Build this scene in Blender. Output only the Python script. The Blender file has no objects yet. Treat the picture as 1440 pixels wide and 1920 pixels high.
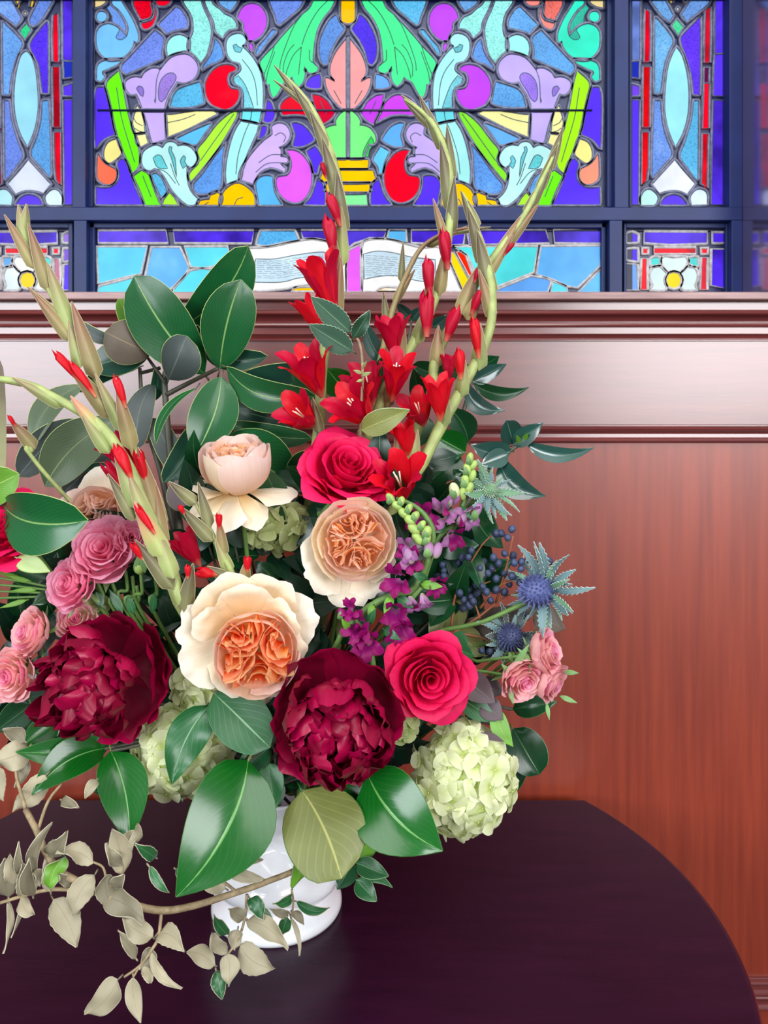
import bpy, bmesh, math, random
from mathutils import Vector, Matrix, noise
from math import sin, cos, pi, sqrt, atan2, radians

random.seed(11)
SC = bpy.context.scene
COL = SC.collection

# ------------------------------------------------------------------ camera, world, lights, exposure
F = 1442.0            # focal length in photograph pixels (1440 x 1920 frame)
YH = 800.0            # row of the horizon (the lens is shifted, the camera is level)
CZ = 1.23             # camera height
TABLE_Z = 0.75
cam_data = bpy.data.cameras.new('camera')
cam_data.sensor_fit = 'AUTO'
cam_data.sensor_width = 36.0
cam_data.lens = F / 1920.0 * 36.0
cam_data.shift_y = -(960.0 - YH) / 1920.0
cam_data.clip_start = 0.02
cam_data.dof.use_dof = True
cam_data.dof.focus_distance = 0.68
cam_data.dof.aperture_fstop = 14.0
cam = bpy.data.objects.new('camera', cam_data)
COL.objects.link(cam)
cam.location = (0, 0, CZ)
cam.rotation_euler = (pi / 2, 0, 0)
SC.camera = cam

SC.view_settings.view_transform = 'Standard'
SC.view_settings.look = 'None'
SC.view_settings.exposure = 0.0
SC.view_settings.gamma = 1.0
SC.view_settings.use_curve_mapping = False

world = bpy.data.worlds.new('room_light')
SC.world = world
world.use_nodes = True
bg = world.node_tree.nodes['Background']
bg.inputs[0].default_value = (0.95, 0.96, 1.0, 1)
bg.inputs[1].default_value = 0.45


def area_light(name, loc, target, sx, sy, power, col=(1, 1, 1)):
    l = bpy.data.lights.new(name, 'AREA')
    l.shape = 'RECTANGLE'
    l.size, l.size_y = sx, sy
    l.energy = power
    l.color = col
    o = bpy.data.objects.new(name, l)
    COL.objects.link(o)
    o.location = loc
    d = Vector(target) - Vector(loc)
    o.rotation_euler = d.to_track_quat('-Z', 'Y').to_euler()
    return o


# daylight through the tall windows of the room behind the camera, and its ceiling lamp
area_light('window_light_right', (1.95, -2.6, 1.95), (0, 0.8, 1.2), 1.7, 1.5, 110, (0.98, 0.98, 1.0))
area_light('window_light_left', (-2.15, -2.6, 1.95), (0, 0.8, 1.2), 1.7, 1.5, 108, (0.90, 0.95, 1.0))
area_light('ceiling_lamp', (0.1, -0.5, 3.0), (-0.1, 0.7, 0.9), 1.4, 1.4, 34, (1.0, 0.98, 0.95))


# ------------------------------------------------------------------ helpers
def lin(c):
    out = []
    for v in c[:3]:
        v = v / 255.0
        out.append(v / 12.92 if v <= 0.04045 else ((v + 0.055) / 1.055) ** 2.4)
    return tuple(out) + (1.0,)


def W(px, py, D):
    """the point that stands D metres in front of the camera on the ray of photograph pixel (px, py)"""
    return Vector(((px - 720.0) / F * D, D, CZ - (py - YH) / F * D))


CAM = Vector((0, 0, CZ))


def tag(o, label=None, cat=None, group=None, kind=None):
    if label: o['label'] = label
    if cat: o['category'] = cat
    if group: o['group'] = group
    if kind: o['kind'] = kind
    return o


def thing(name, loc, label, cat, group=None, rot=None):
    o = bpy.data.objects.new(name, None)
    o.empty_display_size = 0.02
    COL.objects.link(o)
    if rot is None:
        o.matrix_world = Matrix.Translation(loc)
    else:
        o.matrix_world = Matrix.Translation(loc) @ rot.to_4x4()
    tag(o, label, cat, group)
    return o


class MB:
    """collects vertices, faces, uvs and material slots for one mesh"""
    def __init__(self):
        self.v, self.f, self.uv, self.m = [], [], [], []

    def vert(self, p, uv=(0.5, 0.5)):
        self.v.append(Vector(p)); self.uv.append(uv)
        return len(self.v) - 1

    def face(self, idx, m=0):
        self.f.append(tuple(idx)); self.m.append(m)

    def grid(self, fn, nu, nv, m=0, flip=False, closed=False):
        base = len(self.v)
        for j in range(nv + 1):
            for i in range(nu + 1):
                u, v = i / nu, j / nv
                self.vert(fn(u, v), (u, v))
        for j in range(nv):
            for i in range(nu):
                a = base + j * (nu + 1) + i
                q = (a, a + 1, a + nu + 2, a + nu + 1)
                self.face(q[::-1] if flip else q, m)
        return base

    def box(self, a, b, m=0):
        x0, y0, z0 = a; x1, y1, z1 = b
        i = len(self.v)
        for p in ((x0, y0, z0), (x1, y0, z0), (x1, y1, z0), (x0, y1, z0), (x0, y0, z1), (x1, y0, z1), (x1, y1, z1), (x0, y1, z1)):
            self.vert(p)
        for q in ((0, 3, 2, 1), (4, 5, 6, 7), (0, 1, 5, 4), (1, 2, 6, 5), (2, 3, 7, 6), (3, 0, 4, 7)):
            self.face([i + k for k in q], m)

    def tube(self, pts, radii, ns=8, m=0, cap=True, flat=1.0):
        n = len(pts)
        if not hasattr(radii, '__len__'):
            radii = [radii] * n
        T = []
        for i in range(n):
            a = pts[max(i - 1, 0)]; b = pts[min(i + 1, n - 1)]
            d = (b - a)
            T.append(d.normalized() if d.length > 1e-9 else Vector((0, 0, 1)))
        ref = Vector((0, 1, 0)) if abs(T[0].y) < 0.9 else Vector((1, 0, 0))
        N = (ref - T[0] * ref.dot(T[0])).normalized()
        base = len(self.v)
        for i in range(n):
            N = (N - T[i] * N.dot(T[i]))
            N = N.normalized() if N.length > 1e-9 else T[i].orthogonal().normalized()
            B = T[i].cross(N)
            for k in range(ns):
                a = 2 * pi * k / ns
                self.vert(pts[i] + (N * cos(a) * flat + B * sin(a)) * radii[i], (k / ns, i / max(n - 1, 1)))
        for i in range(n - 1):
            for k in range(ns):
                a = base + i * ns + k; b = base + i * ns + (k + 1) % ns
                self.face((a, b, b + ns, a + ns), m)
        if cap:
            self.face([base + k for k in range(ns)][::-1], m)
            self.face([base + (n - 1) * ns + k for k in range(ns)], m)

    def ellipsoid(self, c, rx, ry, rz, ns=10, nr=7, R=None, m=0):
        def fn(u, v):
            a, b = 2 * pi * u, pi * v
            p = Vector((rx * cos(a) * sin(b), ry * sin(a) * sin(b), -rz * cos(b)))
            if R: p = R @ p
            return Vector(c) + p
        self.grid(fn, ns, nr, m)

    def build(self, name, mats, parent=None, smooth=True, local=False):
        me = bpy.data.meshes.new(name)
        o = bpy.data.objects.new(name, me)
        COL.objects.link(o)
        vs = self.v
        if parent is not None:
            o.parent = parent
            if not local:
                inv = WM(parent).inverted()
                vs = [inv @ p for p in vs]
        me.from_pydata([tuple(p) for p in vs], [], self.f)
        if not isinstance(mats, (list, tuple)): mats = [mats]
        for m in mats: me.materials.append(m)
        uvl = me.uv_layers.new(name='UVMap')
        li = [0] * len(me.loops)
        me.loops.foreach_get('vertex_index', li)
        flat = []
        for k in li: flat.extend(self.uv[k])
        uvl.data.foreach_set('uv', flat)
        me.polygons.foreach_set('material_index', self.m)
        if smooth: me.polygons.foreach_set('use_smooth', [True] * len(self.f))
        me.update()
        return o


def WM(o):
    """world matrix without waiting for a depsgraph update"""
    m = o.matrix_basis.copy()
    p = o.parent
    while p is not None:
        m = p.matrix_basis @ m
        p = p.parent
    return m


def smooth_path(pts, n=24):
    """Catmull-Rom through pts, n samples"""
    P = [Vector(p) for p in pts]
    if len(P) == 2:
        return [P[0].lerp(P[1], i / (n - 1)) for i in range(n)]
    P = [P[0] * 2 - P[1]] + P + [P[-1] * 2 - P[-2]]
    m = len(P) - 3
    out = []
    for i in range(n):
        x = i / (n - 1) * m
        k = min(int(x), m - 1); t = x - k
        p0, p1, p2, p3 = P[k:k + 4]
        out.append(0.5 * (2 * p1 + (p2 - p0) * t + (2 * p0 - 5 * p1 + 4 * p2 - p3) * t * t + (3 * p1 - p0 - 3 * p2 + p3) * t ** 3))
    return out


# ------------------------------------------------------------------ materials
MATS = {}


def new_mat(name):
    m = bpy.data.materials.new(name)
    m.use_nodes = True
    nt = m.node_tree
    return m, nt, nt.nodes, nt.links, nt.nodes['Principled BSDF']


def ramp(nodes, stops, interp='LINEAR'):
    r = nodes.new('ShaderNodeValToRGB')
    r.color_ramp.interpolation = interp
    el = r.color_ramp.elements
    while len(el) < len(stops): el.new(0.5)
    for e, (p, c) in zip(el, stops):
        e.position = p
        e.color = c if len(c) == 4 else tuple(c) + (1,)
    return r


def mapped_noise(nodes, links, scale, coord='Object', detail=3, stretch=(1, 1, 1), rough=0.5):
    tc = nodes.new('ShaderNodeTexCoord')
    mp = nodes.new('ShaderNodeMapping')
    mp.inputs['Scale'].default_value = stretch
    links.new(tc.outputs[coord], mp.inputs[0])
    n = nodes.new('ShaderNodeTexNoise')
    n.inputs['Scale'].default_value = scale
    n.inputs['Detail'].default_value = detail
    n.inputs['Roughness'].default_value = rough
    links.new(mp.outputs[0], n.inputs['Vector'])
    return n


def mat_wood(name, c1, c2, rough, stretch, coat=0.0, scale=14, spec=0.5):
    m, nt, N, L, P = new_mat(name)
    n = mapped_noise(N, L, scale, stretch=stretch, detail=5)
    r = ramp(N, [(0.3, lin(c1)), (0.7, lin(c2))])
    L.new(n.outputs['Fac'], r.inputs[0])
    L.new(r.outputs[0], P.inputs['Base Color'])
    P.inputs['Roughness'].default_value = rough
    P.inputs['Specular IOR Level'].default_value = spec
    P.inputs['Coat Weight'].default_value = coat
    P.inputs['Coat Roughness'].default_value = rough * 0.7
    n2 = mapped_noise(N, L, scale * 6, stretch=stretch, detail=3)
    b = N.new('ShaderNodeBump'); b.inputs['Strength'].default_value = 0.04; b.inputs['Distance'].default_value = 0.002
    L.new(n2.outputs['Fac'], b.inputs['Height']); L.new(b.outputs[0], P.inputs['Normal'])
    return m


def mat_plain(name, col, rough=0.5, var=0.12, scale=60, metal=0.0, spec=0.5, bump=0.0, coat=0.0):
    m, nt, N, L, P = new_mat(name)
    n = mapped_noise(N, L, scale)
    a = tuple(v * (1 - var) for v in lin(col)[:3]); b_ = tuple(min(1, v * (1 + var)) for v in lin(col)[:3])
    r = ramp(N, [(0.3, a), (0.7, b_)])
    L.new(n.outputs['Fac'], r.inputs[0]); L.new(r.outputs[0], P.inputs['Base Color'])
    P.inputs['Roughness'].default_value = rough
    P.inputs['Metallic'].default_value = metal
    P.inputs['Specular IOR Level'].default_value = spec
    P.inputs['Coat Weight'].default_value = coat
    if bump:
        b = N.new('ShaderNodeBump'); b.inputs['Strength'].default_value = bump; b.inputs['Distance'].default_value = 0.002
        L.new(n.outputs['Fac'], b.inputs['Height']); L.new(b.outputs[0], P.inputs['Normal'])
    return m


def mat_glass(col, kind='plain'):
    """backlit window glass: a lit pane with streaks, seeds or stippled paint in it"""
    key = ('glass', col, kind)
    if key in MATS: return MATS[key]
    m, nt, N, L, P = new_mat('stained_glass_%d_%d_%d_%s' % (col + (kind,)))
    c = lin(col)[:3]
    big = mapped_noise(N, L, 22, detail=2)
    lo = {'plain': 0.86, 'stipple': 0.8, 'pearl': 0.8, 'streak': 0.35}[kind]
    r = ramp(N, [(0.32, tuple(v * lo for v in c)), (0.62, c), (0.9, tuple(min(1, v * 1.1 + (0.12 if kind in ('pearl', 'stipple') else 0.01)) for v in c))])
    L.new(big.outputs['Fac'], r.inputs[0])
    out = r.outputs[0]
    if kind == 'stipple':
        fine = mapped_noise(N, L, 520, detail=2, rough=0.7)
        fr = ramp(N, [(0.36, (0.38, 0.42, 0.5)), (0.52, (1, 1, 1))])
        L.new(fine.outputs['Fac'], fr.inputs[0])
        mx = N.new('ShaderNodeMix'); mx.data_type = 'RGBA'; mx.blend_type = 'MULTIPLY'
        mx.inputs[0].default_value = 0.75
        L.new(out, mx.inputs[6]); L.new(fr.outputs[0], mx.inputs[7])
        out = mx.outputs[2]
    P.inputs['Base Color'].default_value = tuple(v * 0.06 for v in c) + (1,)
    P.inputs['Roughness'].default_value = 0.12
    P.inputs['Specular IOR Level'].default_value = 0.04
    L.new(out, P.inputs['Emission Color'])
    P.inputs['Emission Strength'].default_value = 1.05
    m.cycles.emission_sampling = 'NONE'
    MATS[key] = m
    return m


def mat_leaf(name, col, mid=None, rough=0.28, vein=0.35, spec=0.5, var=0.25, tip=None, veins=14, coat=0.0, transl=0.0):
    """leaf skin: midrib and side veins from the leaf's own uv (u across, v along)"""
    if name in MATS: return MATS[name]
    m, nt, N, L, P = new_mat(name)
    c = lin(col)[:3]
    midc = lin(mid)[:3] if mid else tuple(min(1, v * 2.2 + 0.03) for v in c)
    uv = N.new('ShaderNodeUVMap'); uv.uv_map = 'UVMap'
    sep = N.new('ShaderNodeSeparateXYZ'); L.new(uv.outputs[0], sep.inputs[0])
    s1 = N.new('ShaderNodeMath'); s1.operation = 'SUBTRACT'; s1.inputs[1].default_value = 0.5; L.new(sep.outputs[0], s1.inputs[0])
    ab = N.new('ShaderNodeMath'); ab.operation = 'ABSOLUTE'; L.new(s1.outputs[0], ab.inputs[0])
    nz = mapped_noise(N, L, 45, detail=3)
    info = N.new('ShaderNodeObjectInfo')
    ad = N.new('ShaderNodeMath'); ad.operation = 'MULTIPLY_ADD'; ad.inputs[1].default_value = 0.5; L.new(info.outputs['Random'], ad.inputs[0])
    ml = N.new('ShaderNodeMath'); ml.operation = 'MULTIPLY'; ml.inputs[1].default_value = 0.6; L.new(nz.outputs['Fac'], ml.inputs[0])
    L.new(ml.outputs[0], ad.inputs[2])
    r = ramp(N, [(0.15, tuple(v * (1 - var) for v in c)), (0.85, tuple(min(1, v * (1 + var)) for v in c))])
    L.new(ad.outputs[0], r.inputs[0])
    base = r.outputs[0]
    if tip:
        tr = ramp(N, [(0.25, (0, 0, 0)), (0.85, (1, 1, 1))]); L.new(sep.outputs[1], tr.inputs[0])
        mt = N.new('ShaderNodeMix'); mt.data_type = 'RGBA'; L.new(tr.outputs[0], mt.inputs[0]); L.new(base, mt.inputs[6]); mt.inputs[7].default_value = lin(tip)
        base = mt.outputs[2]
    # side veins run from the midrib towards the tip
    ph = N.new('ShaderNodeMath'); ph.operation = 'MULTIPLY_ADD'; ph.inputs[1].default_value = -1.1; L.new(ab.outputs[0], ph.inputs[0]); L.new(sep.outputs[1], ph.inputs[2])
    fr = N.new('ShaderNodeMath'); fr.operation = 'MULTIPLY'; fr.inputs[1].default_value = veins; L.new(ph.outputs[0], fr.inputs[0])
    fc = N.new('ShaderNodeMath'); fc.operation = 'PINGPONG'; fc.inputs[1].default_value = 0.5; L.new(fr.outputs[0], fc.inputs[0])
    vr = ramp(N, [(0.0, (vein, vein, vein)), (0.12, (0, 0, 0))]); L.new(fc.outputs[0], vr.inputs[0])
    mr = ramp(N, [(0.006, (1, 1, 1)), (0.02, (0, 0, 0))]); L.new(ab.outputs[0], mr.inputs[0])
    mxv = N.new('ShaderNodeMath'); mxv.operation = 'MAXIMUM'; L.new(vr.outputs[0], mxv.inputs[0]); L.new(mr.outputs[0], mxv.inputs[1])
    m8 = N.new('ShaderNodeMath'); m8.operation = 'MULTIPLY'; m8.inputs[1].default_value = 0.7; L.new(mxv.outputs[0], m8.inputs[0])
    mx = N.new('ShaderNodeMix'); mx.data_type = 'RGBA'; L.new(m8.outputs[0], mx.inputs[0]); L.new(base, mx.inputs[6]); mx.inputs[7].default_value = midc + (1,)
    L.new(mx.outputs[2], P.inputs['Base Color'])
    P.inputs['Roughness'].default_value = rough
    P.inputs['Specular IOR Level'].default_value = spec
    P.inputs['Coat Weight'].default_value = coat
    P.inputs['Coat Roughness'].default_value = 0.15
    b = N.new('ShaderNodeBump'); b.inputs['Strength'].default_value = 0.35; b.inputs['Distance'].default_value = 0.0006
    sm = N.new('ShaderNodeMath'); sm.operation = 'SUBTRACT'; L.new(nz.outputs['Fac'], sm.inputs[0]); L.new(mxv.outputs[0], sm.inputs[1])
    L.new(sm.outputs[0], b.inputs['Height']); L.new(b.outputs[0], P.inputs['Normal'])
    MATS[name] = m
    return m


def mat_petal(name, stops, rough=0.5, transl=0.3, sheen=0.0, veins=0.12, spec=0.3, edge=None):
    """petal skin coloured along its own length (v: 0 at the claw, 1 at the rim)"""
    if name in MATS: return MATS[name]
    m, nt, N, L, P = new_mat(name)
    uv = N.new('ShaderNodeUVMap'); uv.uv_map = 'UVMap'
    sep = N.new('ShaderNodeSeparateXYZ'); L.new(uv.outputs[0], sep.inputs[0])
    nz = mapped_noise(N, L, 30, detail=2)
    ad = N.new('ShaderNodeMath'); ad.operation = 'MULTIPLY_ADD'; ad.inputs[1].default_value = 0.25; ad.inputs[2].default_value = -0.125
    L.new(nz.outputs['Fac'], ad.inputs[0])
    a2 = N.new('ShaderNodeMath'); a2.operation = 'ADD'; L.new(sep.outputs[1], a2.inputs[0]); L.new(ad.outputs[0], a2.inputs[1])
    r = ramp(N, [(p, lin(c)) for p, c in stops]); L.new(a2.outputs[0], r.inputs[0])
    # fine veins along the petal
    mp = N.new('ShaderNodeMapping'); mp.inputs['Scale'].default_value = (26, 1.5, 1); L.new(uv.outputs[0], mp.inputs[0])
    vn = N.new('ShaderNodeTexNoise'); vn.inputs['Scale'].default_value = 1.0; vn.inputs['Detail'].default_value = 2; L.new(mp.outputs[0], vn.inputs['Vector'])
    vr = ramp(N, [(0.3, (1 - veins,) * 3), (0.6, (1, 1, 1))]); L.new(vn.outputs['Fac'], vr.inputs[0])
    mx = N.new('ShaderNodeMix'); mx.data_type = 'RGBA'; mx.blend_type = 'MULTIPLY'; mx.inputs[0].default_value = 1.0
    L.new(r.outputs[0], mx.inputs[6]); L.new(vr.outputs[0], mx.inputs[7])
    L.new(mx.outputs[2], P.inputs['Base Color'])
    P.inputs['Roughness'].default_value = rough
    P.inputs['Specular IOR Level'].default_value = spec
    P.inputs['Sheen Weight'].default_value = sheen
    b = N.new('ShaderNodeBump'); b.inputs['Strength'].default_value = 0.25; b.inputs['Distance'].default_value = 0.0005
    L.new(vn.outputs['Fac'], b.inputs['Height']); L.new(b.outputs[0], P.inputs['Normal'])
    if transl > 0:
        t = N.new('ShaderNodeBsdfTranslucent'); L.new(mx.outputs[2], t.inputs[0])
        ms = N.new('ShaderNodeMixShader'); ms.inputs[0].default_value = transl
        L.new(P.outputs[0], ms.inputs[1]); L.new(t.outputs[0], ms.inputs[2])
        L.new(ms.outputs[0], N['Material Output'].inputs[0])
    MATS[name] = m
    return m

# ------------------------------------------------------------------ the room
M_PANEL_H = mat_wood('mahogany_across', (98, 48, 46), (116, 58, 54), 0.36, (0.6, 8, 9), coat=1.0, scale=9, spec=0.7)
M_PANEL_V = mat_wood('mahogany_upright', (122, 40, 22), (144, 54, 30), 0.42, (14, 8, 0.7), coat=0.5, scale=7, spec=0.55)
M_TRIM = mat_wood('mahogany_moulding', (92, 38, 38), (118, 52, 50), 0.25, (0.5, 10, 10), coat=0.6, scale=10, spec=0.55)
M_SILL = mat_wood('worn_mahogany_sill', (132, 98, 98), (172, 140, 136), 0.4, (1.0, 8, 8), scale=12)
M_NAVY = mat_plain('navy_painted_metal', (24, 40, 88), 0.45, 0.15, 20, spec=0.3)
M_NAVY_DARK = mat_plain('navy_groove', (8, 16, 52), 0.5, 0.1, 20)
M_LEAD = mat_plain('lead_came', (92, 96, 118), 0.45, 0.3, 160, metal=0.35, bump=0.3)
M_LEAD_PALE = mat_plain('pale_lead_came', (168, 166, 168), 0.55, 0.3, 160, bump=0.3)
M_PLATE = mat_plain('black_glass_paint', (28, 38, 76), 0.4, 0.3, 80)
M_PAINTLINE = mat_plain('trace_line_paint', (30, 60, 70), 0.6, 0.2, 80)
M_JAMB = mat_plain('polished_dark_jamb', (168, 156, 196), 0.15, 0.1, 6, metal=0.9)
M_FLOOR = mat_plain('dark_carpet', (58, 38, 34), 0.9, 0.3, 400, bump=0.3)


def extrude_profile(name, prof, x0, x1, ywall, mat, parent=None):
    """moulding: profile points (how far it stands out of the wall, height) drawn along X"""
    b = MB()
    n = len(prof)
    for (o, z) in prof: b.vert((x0, ywall - o, z))
    for (o, z) in prof: b.vert((x1, ywall - o, z))
    for i in range(n - 1):
        b.face((i, i + 1, n + i + 1, n + i))
    b.vert((x0, ywall + 0.02, prof[0][1])); b.vert((x0, ywall + 0.02, prof[-1][1]))
    b.vert((x1, ywall + 0.02, prof[0][1])); b.vert((x1, ywall + 0.02, prof[-1][1]))
    b.face([2 * n] + list(range(n)) + [2 * n + 1])
    b.face(([2 * n + 2] + list(range(n, 2 * n)) + [2 * n + 3])[::-1])
    b.face((0, n, 2 * n + 2, 2 * n)); b.face((n - 1, 2 * n + 1, 2 * n + 3, 2 * n - 1))
    o = b.build(name, mat, parent, smooth=False)
    return o


YW = 1.012          # front of the wood panelling
b = MB(); b.box((-2.2, YW + 0.012, 0.0), (2.2, 1.16, 1.392))
wall = tag(b.build('wall_back', M_PANEL_V, smooth=False), kind='structure')
b = MB(); b.box((-2.2, YW, 1.215), (2.2, YW + 0.014, 1.3915)); b.build('panel', M_PANEL_H, wall, smooth=False)
b = MB(); b.box((-2.2, YW, 0.49), (2.2, YW + 0.014, 1.2145)); b.build('panel', M_PANEL_V, wall, smooth=False)
b = MB(); b.box((-2.2, YW, 0.11), (2.2, YW + 0.014, 0.4895)); b.build('panel', M_PANEL_V, wall, smooth=False)
b = MB(); b.box((-2.2, 1.10, 1.86), (2.2, 1.16, 3.0))
tag(b.build('wall_top', M_PANEL_H, smooth=False), kind='structure')
b = MB(); b.box((0.508, YW, 1.404), (2.2, 1.16, 2.6))
tag(b.build('wall_right', M_JAMB, smooth=False), kind='structure')
b = MB(); b.box((-2.2, YW, 1.404), (-0.60, 1.16, 2.6))
tag(b.build('wall_left', M_JAMB, smooth=False), kind='structure')
b = MB(); b.box((-4, -4.5, -0.02), (4, 1.2, 0.0))
tag(b.build('floor', M_FLOOR, smooth=False), kind='structure')

top = [(.010, 1.3930), (.010, 1.3822), (.012, 1.3812), (.016, 1.3795), (.0172, 1.3775), (.016, 1.3755), (.0125, 1.3748),
       (.0095, 1.3742), (.0062, 1.3715), (.0045, 1.3680), (.0042, 1.3652), (.0085, 1.3645), (.0094, 1.3622), (.0082, 1.3602),
       (.0052, 1.3598), (.0052, 1.3518), (.0060, 1.3512), (.0035, 1.3490), (.0018, 1.3460), (.0016, 1.3442), (.003, 1.3436), (.003, 1.3428), (0, 1.3422)]
tag(extrude_profile('trim_1', top, -2.1, 2.1, YW, M_TRIM), kind='structure')
mid = [(0, 1.2330), (.0028, 1.2322), (.0028, 1.2305), (.0022, 1.2300), (.0062, 1.2290), (.0080, 1.2272), (.0070, 1.2250), (.0034, 1.2240),
       (.0016, 1.2205), (.0020, 1.2160), (.0048, 1.2135), (.0066, 1.2124), (.0064, 1.2108), (.0036, 1.2102), (.0030, 1.2088), (0, 1.2084)]
tag(extrude_profile('trim_2', mid, -2.1, 2.1, YW, M_TRIM), kind='structure')
low = [(p[0], p[1] - 0.7255) for p in mid]
tag(extrude_profile('trim_3', low, -2.1, 2.1, YW, M_TRIM), kind='structure')
low2 = [(p[0] * .8, p[1] - 0.7455) for p in mid]
tag(extrude_profile('trim_4', low2, -2.1, 2.1, YW, M_TRIM), kind='structure')
sill = [(-0.05, 1.4035), (.022, 1.4035), (.0242, 1.4022), (.0245, 1.3985), (.0242, 1.3945), (.022, 1.3932), (-0.05, 1.3930)]
tag(extrude_profile('trim_5', sill, -2.1, 2.1, YW, M_SILL), kind='structure')
b = MB(); b.box((-2.2, YW - 0.016, 0.0), (2.2, YW + 0.012, 0.11)); 
tag(b.build('baseboard_back', M_TRIM, smooth=False), kind='structure')

# ------------------------------------------------------------------ window frame (navy metal)
DF, DG = 1.090, 1.1125
frame = bpy.data.objects.new('trim_6', None); COL.objects.link(frame); tag(frame, kind='structure')


def fbox(name, x0, y0, x1, y1, d0, mat, d1=1.125):
    a = W(x0, y1, d0); c = W(x1, y0, d0)
    b = MB(); b.box((a.x, d0, a.z), (c.x, d1, c.z))
    o = b.build(name, mat, frame, smooth=False)
    md = o.modifiers.new('bevel', 'BEVEL'); md.width = 0.0008; md.segments = 2
    return o


# grooves behind everything: one dark back plate per run, then faces and stops in front of it
for x0, x1 in ((134, 178), (1136, 1186), (1362, 1392), (-90, -50)):
    fbox('groove', x0, -14, x1, 392, 1.111, M_NAVY_DARK)
    fbox('groove', x0, 410, x1, 560, 1.111, M_NAVY_DARK)
fbox('groove', -90, 384, 1392, 434, 1.112, M_NAVY_DARK)
for x0, x1 in ((136, 160), (1153, 1179), (1368, 1392), (-90, -58)):
    fbox('mullion', x0, -14, x1, 389, DF, M_NAVY)
for x0, x1 in ((138, 162), (1143, 1167), (1372, 1392), (-90, -58)):
    fbox('mullion', x0, 413, x1, 560, DF, M_NAVY)
fbox('rail', -90, 388.5, 1392, 413, DF - 0.0004, M_NAVY)
fbox('rail', -90, -60, 1392, -14, DF, M_NAVY)
for x0, x1, y0, y1 in ((165, 173, -14, 388), (1139, 1148, -14, 388), (1180, 1184, -14, 388), (1364, 1367, -14, 388),
                       (168, 177, 418, 560), (1128, 1136, 418, 560), (1170, 1175, 418, 560), (1361, 1369, 418, 560), (128, 136, 418, 560)):
    fbox('glazing_bead', x0, y0, x1, y1, 1.1035, M_NAVY)
for x0, x1 in ((168, 1136), (1175, 1361), (-58, 128)):
    fbox('glazing_bead', x0, 418, x1, 427, 1.1035, M_NAVY)

# ------------------------------------------------------------------ stained glass
def px_closed(pts, smooth):
    """closed outline; with smooth, Catmull-Rom except at corners sharper than about 55 degrees"""
    P = [Vector((p[0], p[1])) for p in pts]
    n = len(P)
    if not smooth: return P
    corner = []
    for i in range(n):
        a = P[i] - P[i - 1]; c = P[(i + 1) % n] - P[i]
        ang = abs(a.angle_signed(c, 0)) if a.length > 1e-6 and c.length > 1e-6 else 0
        corner.append(ang > radians(62))
    out = []
    for i in range(n):
        p1, p2 = P[i], P[(i + 1) % n]
        p0 = P[i - 1] if not corner[i] else p1 * 2 - p2
        p3 = P[(i + 2) % n] if not corner[(i + 1) % n] else p2 * 2 - p1
        k = max(2, min(6, int((p2 - p1).length / 5)))
        for s in range(k):
            t = s / k
            out.append(0.5 * (2 * p1 + (p2 - p0) * t + (2 * p0 - 5 * p1 + 4 * p2 - p3) * t * t + (3 * p1 - p0 - 3 * p2 + p3) * t ** 3))
    return out


class Sash:
    def __init__(self, name, rect):
        self.root = bpy.data.objects.new(name, None); COL.objects.link(self.root)
        tag(self.root, kind='structure')
        self.came, self.line = MB(), MB()
        x0, y0, x1, y1 = rect
        b = MB(); a = W(x0, y1, DG); c = W(x1, y0, DG); b.box((a.x, DG + 0.0022, a.z), (c.x, DG + 0.006, c.z))
        b.build('painted_back_glass', M_PLATE, self.root, smooth=False)

    def strip(self, mb, pts, w, h, d, closed=True, off=0.0):
        n = len(pts)
        prof = ((-1, 0), (-.6, -1), (.6, -1), (1, 0))
        base = len(mb.v)
        for i in range(n):
            a = pts[(i - 1) % n] if closed or i > 0 else pts[i]
            c = pts[(i + 1) % n] if closed or i < n - 1 else pts[i]
            t = (c - a); t = t.normalized() if t.length > 1e-6 else Vector((1, 0))
            nn = Vector((-t.y, t.x))
            for (o, hh) in prof:
                q = pts[i] + nn * (o * w + off)
                p = W(q.x, q.y, DG); p.y = d + hh * h
                mb.vert(p)
        m = n if closed else n - 1
        for i in range(m):
            for k in range(3):
                a = base + i * 4 + k; c = base + ((i + 1) % n) * 4 + k
                mb.face((a, a + 1, c + 1, c))

    def pane(self, pts, col, kind='plain', smooth=True, inlay=False, came=2.9):
        P = px_closed([(x, y if y > 1.5 else -13) for x, y in pts], smooth)
        b = MB()
        off = -0.0011 if inlay else 0.0
        n = len(P)
        area = sum(P[i].x * P[(i + 1) % n].y - P[(i + 1) % n].x * P[i].y for i in range(n))
        if area < 0: P = P[::-1]
        for q in P:
            p = W(q.x, q.y, DG); p.y = DG + off; b.vert(p)
        for q in P:
            p = W(q.x, q.y, DG); p.y = DG + off + 0.0018; b.vert(p)
        b.face(range(n))
        for i in range(n):
            j = (i + 1) % n
            b.face((i, i + n, j + n, j))
        o = b.build('painted_inlay' if inlay else 'glass_pane', mat_glass(col, kind), self.root, smooth=False)
        if inlay: self.strip(self.line, P, 0.8, 0.0003, DG + off)
        elif came: self.strip(self.came, P, came, 0.0022, DG, off=-came * 0.55)
        return o

    def stroke(self, pts, w=1.0):
        P = [Vector((v.x, v.y)) for v in smooth_path([(x, y, 0) for x, y in pts], max(4, 4 * len(pts)))]
        self.strip(self.line, P, w, 0.0004, DG - 0.0012, closed=False)

    def done(self, mat=None):
        if self.came.v: tag(self.came.build('lead_came', mat or M_LEAD, self.root), kind='stuff')
        if self.line.v: tag(self.line.build('painted_line', M_PAINTLINE, self.root), kind='stuff')


def crop(ox, oy, s):
    return lambda *pts: [(ox + x / s, oy + y / s) for x, y in pts]


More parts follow.
